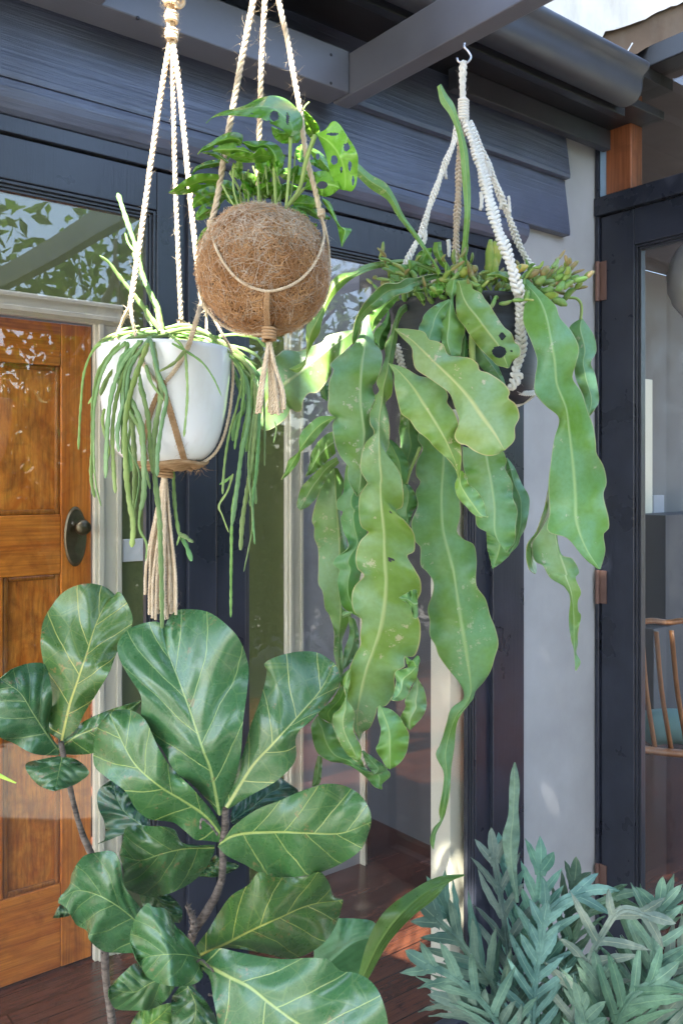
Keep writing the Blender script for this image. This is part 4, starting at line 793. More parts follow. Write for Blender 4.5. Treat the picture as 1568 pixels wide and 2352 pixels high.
# dark ones under
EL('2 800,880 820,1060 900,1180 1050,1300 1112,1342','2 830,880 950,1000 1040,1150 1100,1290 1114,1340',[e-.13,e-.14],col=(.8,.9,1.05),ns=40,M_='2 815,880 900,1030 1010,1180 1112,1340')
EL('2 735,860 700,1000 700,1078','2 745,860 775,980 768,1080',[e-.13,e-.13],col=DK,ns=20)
stalk(EP,'2 812,878 806,980 812,1110',e-.145,68,'stem','stem')
EL('2 140,1500 150,1650 135,1750 150,1830 150,1950 160,2100 190,2205','2 250,1500 310,1700 320,1800 340,1900 260,2050 195,2208',[e,e],col=(.8,.85,.8),ns=40)
stalk(EP,'2 330,1900 290,2000 240,2120 205,2240',e-.02,34,'stem','stem')
# right centre long
EL('4 170,-80 160,0 205,80 150,200 145,330 185,385 140,480 160,600 100,760 110,850 140,940 180,980 190,1160 240,1210 300,1300 300,1400 250,1550 270,1660 270,1800 320,1890 350,1980 450,2120 540,2230 | 5 1468,840 1465,910 1350,1000 1310,1130 1250,1330 1210,1420 1280,1580 1280,1700 1245,1900 1240,1960 1250,2030 1190,2100 1160,2220 1184,2292',
   '4 400,-80 480,0 540,300 545,550 550,700 520,850 590,920 670,960 700,1100 700,1340 780,1460 825,1620 870,1730 900,1880 870,1990 830,2120 760,2230 690,2310 | 5 1550,910 1450,1040 1400,1150 1380,1350 1350,1550 1340,1750 1300,1950 1260,2050 1210,2150 1200,2230 1188,2293',
   [e,e-.04,e-.06,e-.02,e-.03],M_='4 320,-80 395,60 400,200 385,400 380,600 395,800 430,980 490,1200 520,1400 550,1600 590,1850 620,2050 640,2200 | 5 1530,850 1500,940 1400,1060 1350,1180 1300,1400 1310,1600 1300,1760 1270,1930 1250,2050 1200,2130 1175,2230 1186,2292',ns=150,wave=.007,wn=6,col=(.95,1,1.05))
# behind-left group
EL('1 890,825 760,850 640,890 610,935 500,980 390,1020 370,1020 250,1015 205,1050 60,1160 0,1210 -20,1400 -10,1600 20,1722','1 885,950 780,1050 690,1170 690,1220 640,1310 560,1400 480,1410 430,1480 415,1570 370,1580 320,1550 290,1620 200,1700 100,1750 22,1724',[e,e-.02,e+.03],M_='1 890,840 700,980 550,1100 400,1220 240,1340 130,1440 20,1722',col=(1.15,1.1,1.3))
EL('1 700,1760 640,1790 560,1870 500,1980 495,2050 455,2172','1 730,1960 650,2030 560,2120 457,2174',[e,e],col=BL,ns=40,nv=10)
EL('3 370,160 260,220 170,310 50,440 10,620 38,647','3 395,210 300,310 230,440 180,540 100,620 40,648',[e-.02,e-.03],col=(1.1,1.05,1.1),ns=40,label='speckled and scarred leaf')
EL('3 340,260 260,370 205,500 145,750 165,800 165,900 200,990 205,1180 205,1330 240,1390 270,1560 300,1600 350,1780 345,1950 380,2100 400,2170','3 380,260 440,400 420,480 400,640 420,750 470,980 480,1030 440,1100 420,1250 420,1550 500,1600 470,1700 420,1850 430,2000 425,2150 402,2172',[e+.02,e+.02],M_='3 350,260 375,600 400,900 405,1300 410,1600 390,1900 401,2170',ns=80)
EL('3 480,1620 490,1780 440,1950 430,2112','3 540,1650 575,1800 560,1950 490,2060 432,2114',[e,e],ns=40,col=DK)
EL('1 590,1380 600,1440 650,1480','1 660,1300 665,1400 655,1480',[e+.02,e+.02],ns=10,col=BL)
# scalloped one behind the two front leaves, shade put into its darker tint
EL('3 480,60 440,400 430,490 375,560 380,640 430,660 410,720 430,830 480,985 370,1080 340,1140 400,1200 380,1280 390,1400 430,1540 510,1590 588,1640','3 640,60 640,400 640,700 650,900 600,1200 560,1400 600,1500 592,1642',[e-.01,e-.01],col=DK,wave=.010)
EL('3 820,10 830,130 870,200 958,342','3 870,0 960,80 1025,200 1020,350 1000,420 962,345',[e-.03,e-.03],col=(.8,.95,.6),ns=40)
EL('3 970,350 985,500 920,650 1000,750 1040,792','3 975,345 1090,490 1115,580 1060,700 1043,793',[e-.02,e-.02],col=(.7,.85,.6),ns=40)
# arching narrow one towards the left
EL('2 600,375 540,310 | 1 1568,232 1400,183 1200,188 1000,228 900,290 780,310 700,370 670,440 620,560 560,650 470,770 460,850 465,960 460,1080 430,1120 306,1182','2 585,378 530,335 | 1 1568,275 1400,222 1200,236 1020,290 870,362 780,440 700,530 640,640 600,760 580,850 520,950 470,1060 440,1160 375,1218 310,1188',[e-.05,e-.08,e-.14,e-.16,e-.14],cup=.006,ns=110,col=YG,wave=.003)
# second front hanging leaf and its curled over upper stem
EL('2 600,375 540,315 | 1 1568,322 1480,345 1380,350 1300,395 1180,400 1090,470 1010,560 950,650 905,760 885,900 888,958','2 595,390 530,350 | 1 1520,400 1480,425 1400,480 1310,500 1220,550 1130,620 1050,660 980,720 960,800 930,900 892,960',[e-.05,e-.14,e-.18,e-.12],cup=-.012,col=(1.2,1.1,1.1),tilt=.01)
EL('1 1312,500 1180,535 1085,640 1040,700 1035,770 1066,835','1 1316,508 1265,590 1185,680 1125,760 1070,838',[e-.15,e-.12],ns=40,col=(.9,1.05,.55))
EL('1 1025,690 985,740 960,860 900,960 830,1010 740,1080 680,1150 710,1190 670,1300 665,1450 660,1560 700,1610 725,1625 700,1700 720,1850 770,1980 850,2085 | 3 480,250 470,330 500,420 560,520','1 1040,688 1050,790 1080,890 1085,950 1140,1010 1160,1080 1145,1190 1100,1300 1070,1340 1075,1400 1100,1440 1060,1530 1050,1650 1080,1780 1030,1860 1020,1960 | 3 680,250 650,400 565,522',[e-.13,e-.16,e-.14,e-.10],
   M_='1 1035,690 1020,800 1000,960 975,1130 965,1300 965,1480 985,1650 1000,1800 980,1950 | 3 600,250 590,400 562,520',col=(1.05,1.05,1.3),wave=.007)
# centre long front leaf
EL('1 1470,565 1330,610 1270,740 1230,880 1180,980 1190,1060 1150,1180 1105,1310 1130,1385 1080,1450 1045,1600 1045,1680 1085,1775 1010,1860 965,2000 960,2120 1025,2235 | 3 655,400 590,500 575,650 600,800 665,845 590,930 550,1050 560,1180 625,1245 540,1340 510,1450 530,1580 595,1635 590,1800 595,1880 540,1980 490,2100 | 5 420,640 400,800 400,920 460,1050 455,1180 508,1286',
   '1 1480,590 1350,680 1300,800 1295,900 1270,1050 1250,1160 1255,1300 1240,1430 1185,1500 1210,1600 1225,1750 1215,1900 1190,1965 1270,2060 1330,2170 1350,2300 | 3 985,500 970,620 915,650 1000,750 1080,860 1090,960 1080,1030 1020,1065 1080,1180 1140,1290 1145,1400 1110,1480 1110,1600 1140,1700 1130,1880 1080,1990 1000,1995 1000,2090 | 5 925,620 840,670 830,860 790,930 740,980 680,980 660,1050 600,1180 540,1215 512,1288',
   [e-.05,e-.15,e-.16,e-.15,e-.14,e-.12,e-.10],M_='1 1475,578 1340,640 1285,760 1255,900 1225,1060 1205,1200 1175,1330 1155,1480 1130,1650 1130,1800 1135,2000 1150,2200 | 3 775,400 785,600 805,850 815,1100 825,1300 820,1450 790,1650 750,1800 700,1950 | 5 600,550 540,750 500,950 485,1100 510,1287',
   holes='3 870,1105,26,24 862,675,9,16',ns=200,nv=18,wave=.008,wn=9,col=(1.1,1.05,1.1))
EL('5 420,630 330,720 335,780 250,930 130,1050 200,1110 252,1137','5 440,640 400,900 330,1000 256,1138',[e-.11,e-.10],ns=40,col=(.7,.9,.5))
# pieces near the tip
EL('5 120,1070 70,1150 80,1280 130,1410 230,1480 350,1500 450,1540 560,1620 650,1720 712,1742','5 130,1065 200,1120 260,1150 310,1270 400,1410 520,1460 560,1540 640,1600 770,1570 790,1620 720,1690 716,1742',[e-.09,e-.12],col=(.9,.95,.8),wave=.008)
EL('5 530,1390 570,1500 640,1602','5 540,1385 650,1460 765,1562 665,1600',[e-.13,e-.12],col=BL,ns=20)
EL('5 130,1430 100,1550 75,1712','5 165,1450 160,1580 140,1690 80,1714',[e-.06,e-.06],ns=20,col=DK)
EL('5 420,640 360,740 380,900 330,1000 270,1060 260,1130 310,1270 350,1350 420,1440 490,1490','5 430,640 420,760 395,920 450,1000 465,1060 450,1180 480,1270 520,1350 525,1450 494,1491',[e-.14,e-.16],ns=60,col=(1.1,1.1,1.))
EL('5 680,980 680,1090 705,1180 685,1320 660,1370 710,1460 760,1540 790,1556','5 720,990 800,1010 870,1070 920,1150 960,1230 940,1400 880,1500 792,1557',[e-.14,e-.15],M_='5 700,970 740,1080 780,1200 790,1400 791,1556',ns=50,col=(.95,1,.9))
EL('5 1035,705 980,830 925,930 935,980 890,1060 885,1110 920,1160 970,1195','5 1037,715 1090,800 1120,900 1120,1000 1080,1080 1030,1140 974,1197',[e-.13,e-.13],ns=40,col=(1,1.05,1.2))
EL('5 1030,600 900,640 840,660 845,760 820,870 793,917','5 1050,600 1035,700 980,800 930,900 860,930 797,920',[e-.14,e-.16],ns=40,col=(1.15,1.1,1.1))
EL('5 930,530 960,620 1000,635 1030,632','5 940,522 1000,560 1045,512 1062,560 1035,634',[e-.15,e-.14],ns=30,col=YG,cup=.02)
# leaf tongue folded on the centre leaf
EL('3 945,1450 1000,1420 1060,1385 1100,1380 1110,1480','3 950,1460 1040,1520 1080,1640 1110,1640 1112,1490',[e-.19,e-.18],ns=24,col=(1,1.05,1.1))
EL('3 420,1600 450,1580 510,1585','3 430,1635 470,1620 514,1590',[e-.13,e-.14],ns=14,col=PA)
# small leaf left with green tip
EL('1 720,1620 580,1625 480,1700 400,1800 395,1940 300,2020 285,2080 232,2204','1 730,1632 650,1700 570,1800 500,1880 415,1945 400,2010 330,2120 236,2204',[e-.14,e-.16],M_='1 724,1626 600,1690 500,1790 400,1930 340,2040 234,2204',col=(1.25,1.2,.9),ns=60)
# pale front leaves
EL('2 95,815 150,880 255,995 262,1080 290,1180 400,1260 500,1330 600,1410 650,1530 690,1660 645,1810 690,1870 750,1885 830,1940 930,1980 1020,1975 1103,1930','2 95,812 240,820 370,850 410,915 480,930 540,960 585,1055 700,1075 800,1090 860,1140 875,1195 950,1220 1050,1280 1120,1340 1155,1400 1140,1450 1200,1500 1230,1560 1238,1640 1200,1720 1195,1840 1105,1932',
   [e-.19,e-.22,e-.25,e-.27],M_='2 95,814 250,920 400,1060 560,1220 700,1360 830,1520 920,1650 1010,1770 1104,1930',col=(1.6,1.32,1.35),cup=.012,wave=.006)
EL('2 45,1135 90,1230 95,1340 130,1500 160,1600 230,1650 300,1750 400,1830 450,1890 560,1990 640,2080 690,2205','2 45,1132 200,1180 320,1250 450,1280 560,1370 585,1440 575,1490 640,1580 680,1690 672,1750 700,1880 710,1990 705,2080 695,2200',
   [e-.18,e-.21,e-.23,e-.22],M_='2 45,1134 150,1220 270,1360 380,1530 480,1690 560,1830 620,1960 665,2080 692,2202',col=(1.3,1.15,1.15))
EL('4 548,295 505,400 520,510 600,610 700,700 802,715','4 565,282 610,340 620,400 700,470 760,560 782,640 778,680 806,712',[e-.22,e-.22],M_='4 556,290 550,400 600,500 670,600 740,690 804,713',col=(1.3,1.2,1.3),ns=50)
# two jade leaves at the rim, the holed one
EL('2 590,545 450,610 360,700 350,740 315,820 340,920 400,962','2 610,550 560,700 540,880 480,962 402,964',[e-.15,e-.16],col=BL,ns=40)
EL('2 610,360 565,465 608,540 530,620 505,760 520,880 560,1040 622,1082','2 665,370 672,480 635,520 650,660 720,760 742,830 715,930 690,1075 626,1084',[e-.13,e-.17],M_='2 640,350 625,480 603,640 590,800 578,930 624,1082',col=(1.15,1.1,1.3),ns=60)
EL('2 670,380 660,560 670,700 740,800 790,880 850,960 920,1040 990,1100 1040,1150 1138,1176','2 700,370 800,400 810,445 890,490 920,540 970,600 1030,700 1100,800 1170,860 1200,940 1240,980 1245,1060 1180,1105 1142,1176',[e-.13,e-.18,e-.17],M_='2 680,370 740,560 860,720 980,880 1060,990 1140,1176',holes='2 1083,885,30,36 1055,1028,66,56 1165,1022,11,11 775,772,6,6',nv=30,ns=110,col=(1.25,1.15,1.1),label='pale leaf with ragged holes')
# uprights
EL('D 1004,198 1012,235 1030,260 1048,300 1056,350 1062,420 1066,500 1056,600 1052,625','D 1012,192 1025,215 1042,240 1058,290 1072,340 1078,400 1080,480 1072,570 1066,625',[e-.10,e-.09],cup=.004,wave=.002,col=YG,nv=8)
EL('D 822,375 850,400 885,420 905,450 930,500 960,540 985,580 1012,622','D 818,402 850,432 890,460 915,500 940,530 970,570 998,610 1006,634',[e-.16,e-.14,e-.12],cup=.006,wave=.002,col=(1.05,1.1,.6),nv=8)
EL('2 280,205 200,225 110,225 40,235 45,310 90,370 150,390','2 300,230 305,320 270,350 200,385 152,391',[e-.1,e-.1],col=(.95,1,.6),ns=40,holes='2 95,238,10,10 210,292,18,14')
EL('2 430,70 350,90 290,160 300,230 320,322','2 440,72 430,150 420,230 390,300 330,332',[e-.02,e-.02],col=(1,1.1,.5),ns=30)
EL('2 460,20 450,100 500,200 560,270 640,345','2 520,15 530,100 560,180 610,260 665,335',[e-.1,e-.1],col=(1.05,1.1,.5),ns=40)
EL('2 480,345 500,400 560,470 600,520','2 560,370 590,420 604,500',[e-.12,e-.13],col=(1.1,1.15,.7),ns=20)
EL('2 410,470 440,410 500,402 545,440','2 412,478 430,520 480,525 545,480',[e-.13,e-.14],col=(.95,1.05,.7),ns=24)
EL('2 940,320 1040,285 1130,310 1245,340','2 945,330 1040,345 1150,385 1245,355',[e-.13,e-.12],col=YG,ns=30)
EL('2 290,420 200,480 240,460 330,560 365,605','2 310,410 350,470 375,540 370,600',[e-.14,e-.12],col=(.8,.95,.6),ns=30)
EL('2 735,190 742,90 768,40','2 785,290 760,180 772,60 770,42',[e-.1,e-.1],col=(1,1.1,.6),ns=20)
EL('1 1215,640 1180,740 1090,840 1080,930 1130,1000','1 1230,700 1235,800 1200,900 1160,1010 1132,1002',[e-.02,e-.04],col=DK,ns=30)
# jointed cactus packed round the rim
jc=empty('jointed_cactus',ec+[.03,0,.06],'small jointed cactus with red tipped stubby segments filling the black pot','plant')
random.seed(5)
def seg(p,q,w,col,mat='joint'):
    mb=MB(); P=catmull([p,(np.array(p)+q)/2+np.random.normal(0,.002,3),q],9); tube(mb,P,w*np.array([.45,.8,.98,1,1,.98,.9,.7,.3]),8); return mb.build('segment',M[mat],jc,color=col)
def jgrow(px,py,D,n,up,cols,w=.0052,l=.022):
    p=at(px,py,D); d_=np.array(up,float)
    for k in range(n):
        d_=d_+np.random.normal(0,.35,3); d_/=np.linalg.norm(d_); q=p+d_*l*random.uniform(.7,1.2); seg(p,q,w*random.uniform(.8,1.1)*(1-.12*k),cols[min(k,len(cols)-1)]); p=q
G1=(.85,1.1,.9); Y1=(1.15,1.15,.9); R1=(1.2,.82,.95)
for i in range(105):
    a=random.uniform(-.4,2.6) ; px=random.uniform(905,1320); D=e+random.uniform(-.13,.02); 
    right=(px-1066)/200
    jgrow(px,700-random.uniform(0,55) if px<1240 else 690-random.uniform(0,60),D,3 if i%3 else 2,(right*.75*CT,-right*.75*ST-.2,.55),[G1,random.choice([G1,Y1]),random.choice([R1,Y1,G1,R1])],random.uniform(.0034,.0058),random.uniform(.016,.028))
for px,py in ((1118,690),(1134,640)): 
    mb=MB(); tube(mb,catmull(p3('D %f,%f %f,%f %f,%f %f,%f'%(px,py,px+2,py-45,px+7,py-80,px+8,py-140 if px<1120 else py-30),e-.07),24),np.interp(np.linspace(0,1,24),[0,.2,.45,.5,.8,1],[.006,.0075,.0055,.008,.0085,.003]),9); mb.build('segment',M['joint'],jc,color=(1.35,1.3,.8))
for s,c in (('2 1170,290 1240,265 1320,235',(2.4,1.5,1.)),('2 1300,330 1360,310 1430,260',R1),('2 1560,450 1500,470 1450,465',G1),('2 1470,500 1540,510 1600,500',(1.8,1.7,1.1)),('2 1540,540 1600,560 1680,600',G1),('2 1390,400 1440,370 1480,330',G1),('2 1440,320 1480,280 1505,235',R1),('2 1180,350 1120,330 1060,310',G1),('2 800,290 830,260 850,235',R1),('2 700,340 740,290 770,245',(1.6,1.6,.7)),('2 -30,380 20,400 60,385',R1)):
    q=p3(s,e-.10); mb=MB(); P=catmull(q,14); tube(mb,P,.0066*np.interp(np.linspace(0,1,14),[0,.2,.7,1],[.5,1,1,.3]),9); mb.build('segment',M['joint'],jc,color=c)
mb=MB(); tube(mb,catmull(p3('E 1040,190 1080,195 1100,220 1102,262 1098,290',e-.02),16),.0026,7); mb.build('stem',M['stem'],EP)
# ================================================================== GROUND PLANTS
fg=empty('fiddle_leaf_fig',at(470,2450,1.35)*np.array([1,1,0])+np.array([0,0,-.15]),'tall fiddle leaf fig with big veined leathery leaves in front of the timber door','tree')
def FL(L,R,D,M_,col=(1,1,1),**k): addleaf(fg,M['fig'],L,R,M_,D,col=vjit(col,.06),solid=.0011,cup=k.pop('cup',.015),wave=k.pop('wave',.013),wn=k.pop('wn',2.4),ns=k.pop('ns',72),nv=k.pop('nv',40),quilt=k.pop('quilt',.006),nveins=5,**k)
q=1.35
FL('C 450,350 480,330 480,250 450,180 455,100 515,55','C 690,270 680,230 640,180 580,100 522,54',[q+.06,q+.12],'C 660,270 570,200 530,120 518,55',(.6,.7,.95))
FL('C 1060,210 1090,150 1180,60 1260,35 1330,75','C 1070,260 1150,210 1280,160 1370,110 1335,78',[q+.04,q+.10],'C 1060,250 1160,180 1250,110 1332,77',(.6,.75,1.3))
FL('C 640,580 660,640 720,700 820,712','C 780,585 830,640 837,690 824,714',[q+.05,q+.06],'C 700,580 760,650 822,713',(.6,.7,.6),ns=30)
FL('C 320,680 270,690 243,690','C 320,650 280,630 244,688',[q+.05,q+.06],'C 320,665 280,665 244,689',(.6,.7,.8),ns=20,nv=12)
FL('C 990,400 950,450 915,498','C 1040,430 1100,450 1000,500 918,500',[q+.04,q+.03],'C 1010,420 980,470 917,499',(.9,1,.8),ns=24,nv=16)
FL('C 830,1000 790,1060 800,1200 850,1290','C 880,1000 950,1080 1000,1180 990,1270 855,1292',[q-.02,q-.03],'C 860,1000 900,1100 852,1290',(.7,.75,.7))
FL('C 600,1180 640,1120 700,1100 790,1080','C 610,1260 700,1260 800,1230 795,1090',[q+.1,q+.05],'C 605,1220 700,1170 792,1085',(1.2,1.1,.7),ns=30)
# leaves
FL('A 270,1120 150,1110 60,1060 0,1035 -40,950 -30,850 -5,770','A 270,1085 225,1010 240,850 215,720 200,698 130,697 60,720 0,765',[q+.06,q+.02,q+.0],'A 268,1095 200,1000 145,915 90,830 -2,768',(.9,1,1.2),tilt=.02)
FL('A 280,1050 225,1010 220,960 235,860 205,720 187,600 200,500 240,430 290,370 360,335 430,330 490,350 530,384','A 290,1050 350,1000 390,920 440,840 500,740 540,640 590,560 610,500 590,430 545,365 532,386',[q+.06,q+.04,q+.10],'A 285,1050 320,890 360,770 400,650 440,520 490,420 531,385',(1.5,1.3,1.0),tilt=-.01)
FL('A 262,1075 330,1000 420,945 520,905 645,866','A 270,1112 350,1115 440,1105 520,1050 600,960 648,872',[q+.06,q+.06],'A 266,1092 350,1030 470,980 560,930 647,869',(1.1,1.1,.9),ns=40)
FL('D 135,1738 95,1745 58,1757 75,1790 100,1810 124,1817','D 150,1738 180,1748 205,1775 200,1783 170,1803 128,1817',[q+.05,q-.01],'D 143,1738 135,1775 126,1817',(1.0,1.05,1.1),ns=30,nv=30)
FL('C 985,355 900,355 830,340 800,285 700,268 580,275 565,330 549,395','C 985,380 960,440 900,510 820,560 720,592 640,580 570,545 570,480 551,405',[q+.02,q-.02,q],'C 985,366 850,370 740,395 640,425 550,400',(.85,.85,.8),tilt=.025,)
FL('D 505,1935 460,1930 450,1930 420,1905 400,1890 340,1880 310,1855 290,1820 250,1790 218,1760 217,1710 225,1670 248,1638','D 508,1905 490,1870 440,1810 390,1760 365,1720 330,1650 300,1632 270,1632 252,1636',[q,q-.07,q-.03],'D 505,1914 475,1876 425,1841 370,1808 310,1755 250,1637',(1.,1.05,1.),tilt=-.01)
FL('D 500,1870 478,1840 440,1800 400,1770 372,1720 345,1690 325,1650 324,1600 300,1560 275,1515 270,1480 290,1450 320,1435 360,1428 376,1440','D 508,1872 540,1790 553,1730 558,1660 568,1580 570,1530 550,1470 520,1435 480,1407 440,1400 405,1403 385,1425 378,1440',[q,q-.06,q-.04,q+.01],'D 504,1874 482,1763 467,1726 442,1651 410,1563 385,1496 377,1440',(.95,1.05,1.1),quilt=.006)
FL('D 515,1852 530,1800 555,1740 575,1670 600,1600 613,1540 607,1525 640,1507 690,1497 730,1500 766,1522','D 525,1858 570,1830 640,1790 678,1745 680,1690 720,1650 755,1610 780,1570 775,1535 768,1524',[q-.01,q-.04,q+.03],'D 520,1855 582,1756 625,1711 690,1641 740,1580 767,1523',(1.3,1.2,1.15),quilt=.006,tilt=-.01)
FL('C 900,820 960,740 1010,660 1060,590 1140,540 1190,480 1250,500 1400,500 1470,480 1510,530 1530,590 1572,605','C 940,870 1000,830 1200,850 1330,875 1420,850 1500,790 1550,700 1575,615',[q-.04,q-.08,q],'C 920,862 1020,820 1150,750 1280,690 1420,630 1573,608',(1.1,1.0,.7),quilt=.006,tilt=.02)
FL('D 512,1930 540,1895 590,1860 640,1840 700,1815 745,1802 790,1805 830,1830 850,1865 852,1885','D 500,1945 520,1965 560,1985 610,2010 670,2015 730,2005 790,1980 830,1950 850,1900',[q,q-.08,q-.10],'D 503,1940 535,1919 635,1911 710,1914 784,1914 852,1888',(1.1,1.1,.95),tilt=.02)
FL('C 640,850 550,850 470,840 410,790 400,750 350,720 320,670 300,640 268,622','C 700,740 640,640 570,540 550,430 520,385 440,390 380,410 330,490 320,540 270,600',[q-.02,q-.07,q-.02],'C 680,780 620,700 540,635 440,580 350,565 269,612',(.85,1,1.05),tilt=-.02,quilt=.006)
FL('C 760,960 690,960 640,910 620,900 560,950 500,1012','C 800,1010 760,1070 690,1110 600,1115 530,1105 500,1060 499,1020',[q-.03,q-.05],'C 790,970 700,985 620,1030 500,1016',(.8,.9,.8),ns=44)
FL('C 915,890 930,960 900,990 800,1005 700,975 650,920 630,888','C 925,870 860,780 800,720 760,650 700,640 680,622 640,660 610,720 598,800 626,884',[q-.06,q-.14,q-.10],'C 928,880 860,862 780,858 700,865 628,886',(1.05,1.1,1.05),tilt=.02,quilt=.005)
FL('C 930,870 1000,830 1100,850 1280,880 1500,880 1560,930 1650,950 1720,1000 1778,1150 1780,1300','C 900,900 960,960 980,1060 1000,1175 1010,1300 1200,1400 1500,1420 1760,1330',[q-.07,q-.18,q-.22],'C 905,890 1050,960 1150,1010 1250,1090 1360,1170 1560,1270 1778,1310',(1.05,1.1,1.2),quilt=.007)
def trunk(s,D,r0,r1):
    qq=p3(s,D); n=40; Q=catmull(qq,n); r=np.linspace(r0,r1,n)*(1+.10*np.sin(np.arange(n)*1.3)+rng.normal(0,.05,n)); mb=MB(); tube(mb,Q,r,10)
    for k in range(int(n*.7)):
        i=random.randrange(n); a=random.uniform(0,6.28); d_=np.array([math.cos(a),math.sin(a),.5]); p=Q[i]+d_*r[i]*.7; tube(mb,[p,p+d_*r[i]*.5,p+d_*r[i]*.8+[0,0,.002]],[r[i]*.35,r[i]*.2,r[i]*.05],5)
    return mb.build('trunk',M['bark'],fg)
gz=lambda px,D:(1100+(EYE+.15)/D*F)
trunk('D 517,1852 515,1880 520,1912 508,1950 514,2000 495,2060 465,2110 440,2150 432,2230 450,2340 460,2450 466,%f'%gz(466,q),[q,q+.03,q+.02,q],.0058,.012)
trunk('D 140,1705 150,1760 162,1815 175,1870 190,1920 210,1960 225,2040 240,2180 243,2250 258,2352 270,2460 275,%f'%gz(275,q+.05),[q+.05,q+.08,q+.05],.004,.0105)
trunk('D 430,2080 445,2120 440,2150',[q,q],.004,.006)
# torn brown leaf bases
for s in ('D 460,1905 463,1882 478,1890 500,1918','D 452,2210 462,2205 480,2222 500,2240','D 478,2285 495,2290 512,2310'):
    mb=MB(); P=catmull(p3(s,q-.09),14); tube(mb,P,.0028*(1+.4*np.sin(np.arange(14)*2.1)),6,flat=.4); mb.build('torn_leaf_base',M['bark'],fg)
# narrow leaf poking in at the left edge
yl=empty('strap_leaf',at(-10,1780,1.2),'tip of a narrow yellow green leaf entering at the left edge','plant')
mb=MB(); V,Fc,UV=leafmesh('D -80,1755 -20,1768 38,1798','D -80,1765 -22,1780 36,1800',None,(1.2,1.2),cup=.002,wave=.0,ns=20,nv=6); mb.add(V,Fc,UV); mb.build('leaf',M['rhi'],yl,color=(2.2,1.9,.8),solid=.001)
mb=MB(); tube(mb,catmull([at(-75,1760,1.2),at(-170,1780,1.2),at(-250,1950,1.22),at(-270,2300,1.24),at(-270,gz(0,1.25),1.25)],30),np.linspace(.003,.006,30),7); mb.build('stalk',M['stem'],yl)
for s_ in ('D -250,1950 -200,1760 -130,1700 -90,1750','D -262,2100 -330,1850 -420,1800 -480,1880'):
    mb=MB(); tube(mb,catmull(p3(s_,1.22),20),.006*np.sin(np.linspace(.3,3.1,20))+.0008,8,flat=.15); mb.build('leaf',M['rhi'],yl,color=(1.6,1.5,.8))
# pleated broad leaves
ly=empty('broad_leaf_plant',at(840,2420,1.6)*np.array([1,1,0])+np.array([0,0,-.15]),'plant with one long pleated green leaf and a rounder bluish leaf beside the fig','plant')
def LL(L,R,D,M_,col): 
    V,Fc,UV=leafmesh(L,R,M_,D,cup=.02,wave=.004,ns=60,nv=30,seed=3)
    V=[np.array(v)+np.array([0,-1,0])*.0022*abs(((u[0]*4.5)%1)*2-1) for v,u in zip(V,UV)]
    mb=MB(); mb.add(V,Fc,UV); mb.build('leaf',M['lily'],ly,color=col,solid=.0008)
LL('Q 78,952 120,800 190,670 330,560 450,500 562,490','Q 120,972 220,800 330,680 430,600 500,520 562,495',[1.55,1.5,1.6],'Q 95,960 180,790 280,660 400,560 561,492',(1.3,1.3,1.1))
LL('Q -140,700 -60,690 0,692 80,695 150,710 165,760','Q -100,1000 -40,960 80,955 140,900 164,790',[1.62,1.6],'Q -120,960 -20,860 60,800 164,775',(.8,1.2,1.9))
for s in ('Q 95,955 85,1050 80,1250 90,%f'%((gz(0,1.6)-1764)*2),'Q -110,900 -60,1100 20,1300 80,%f'%((gz(0,1.6)-1764)*2)):
    mb=MB(); tube(mb,catmull(p3(s,1.58),20),.004,7); mb.build('stalk',M['stem'],ly)
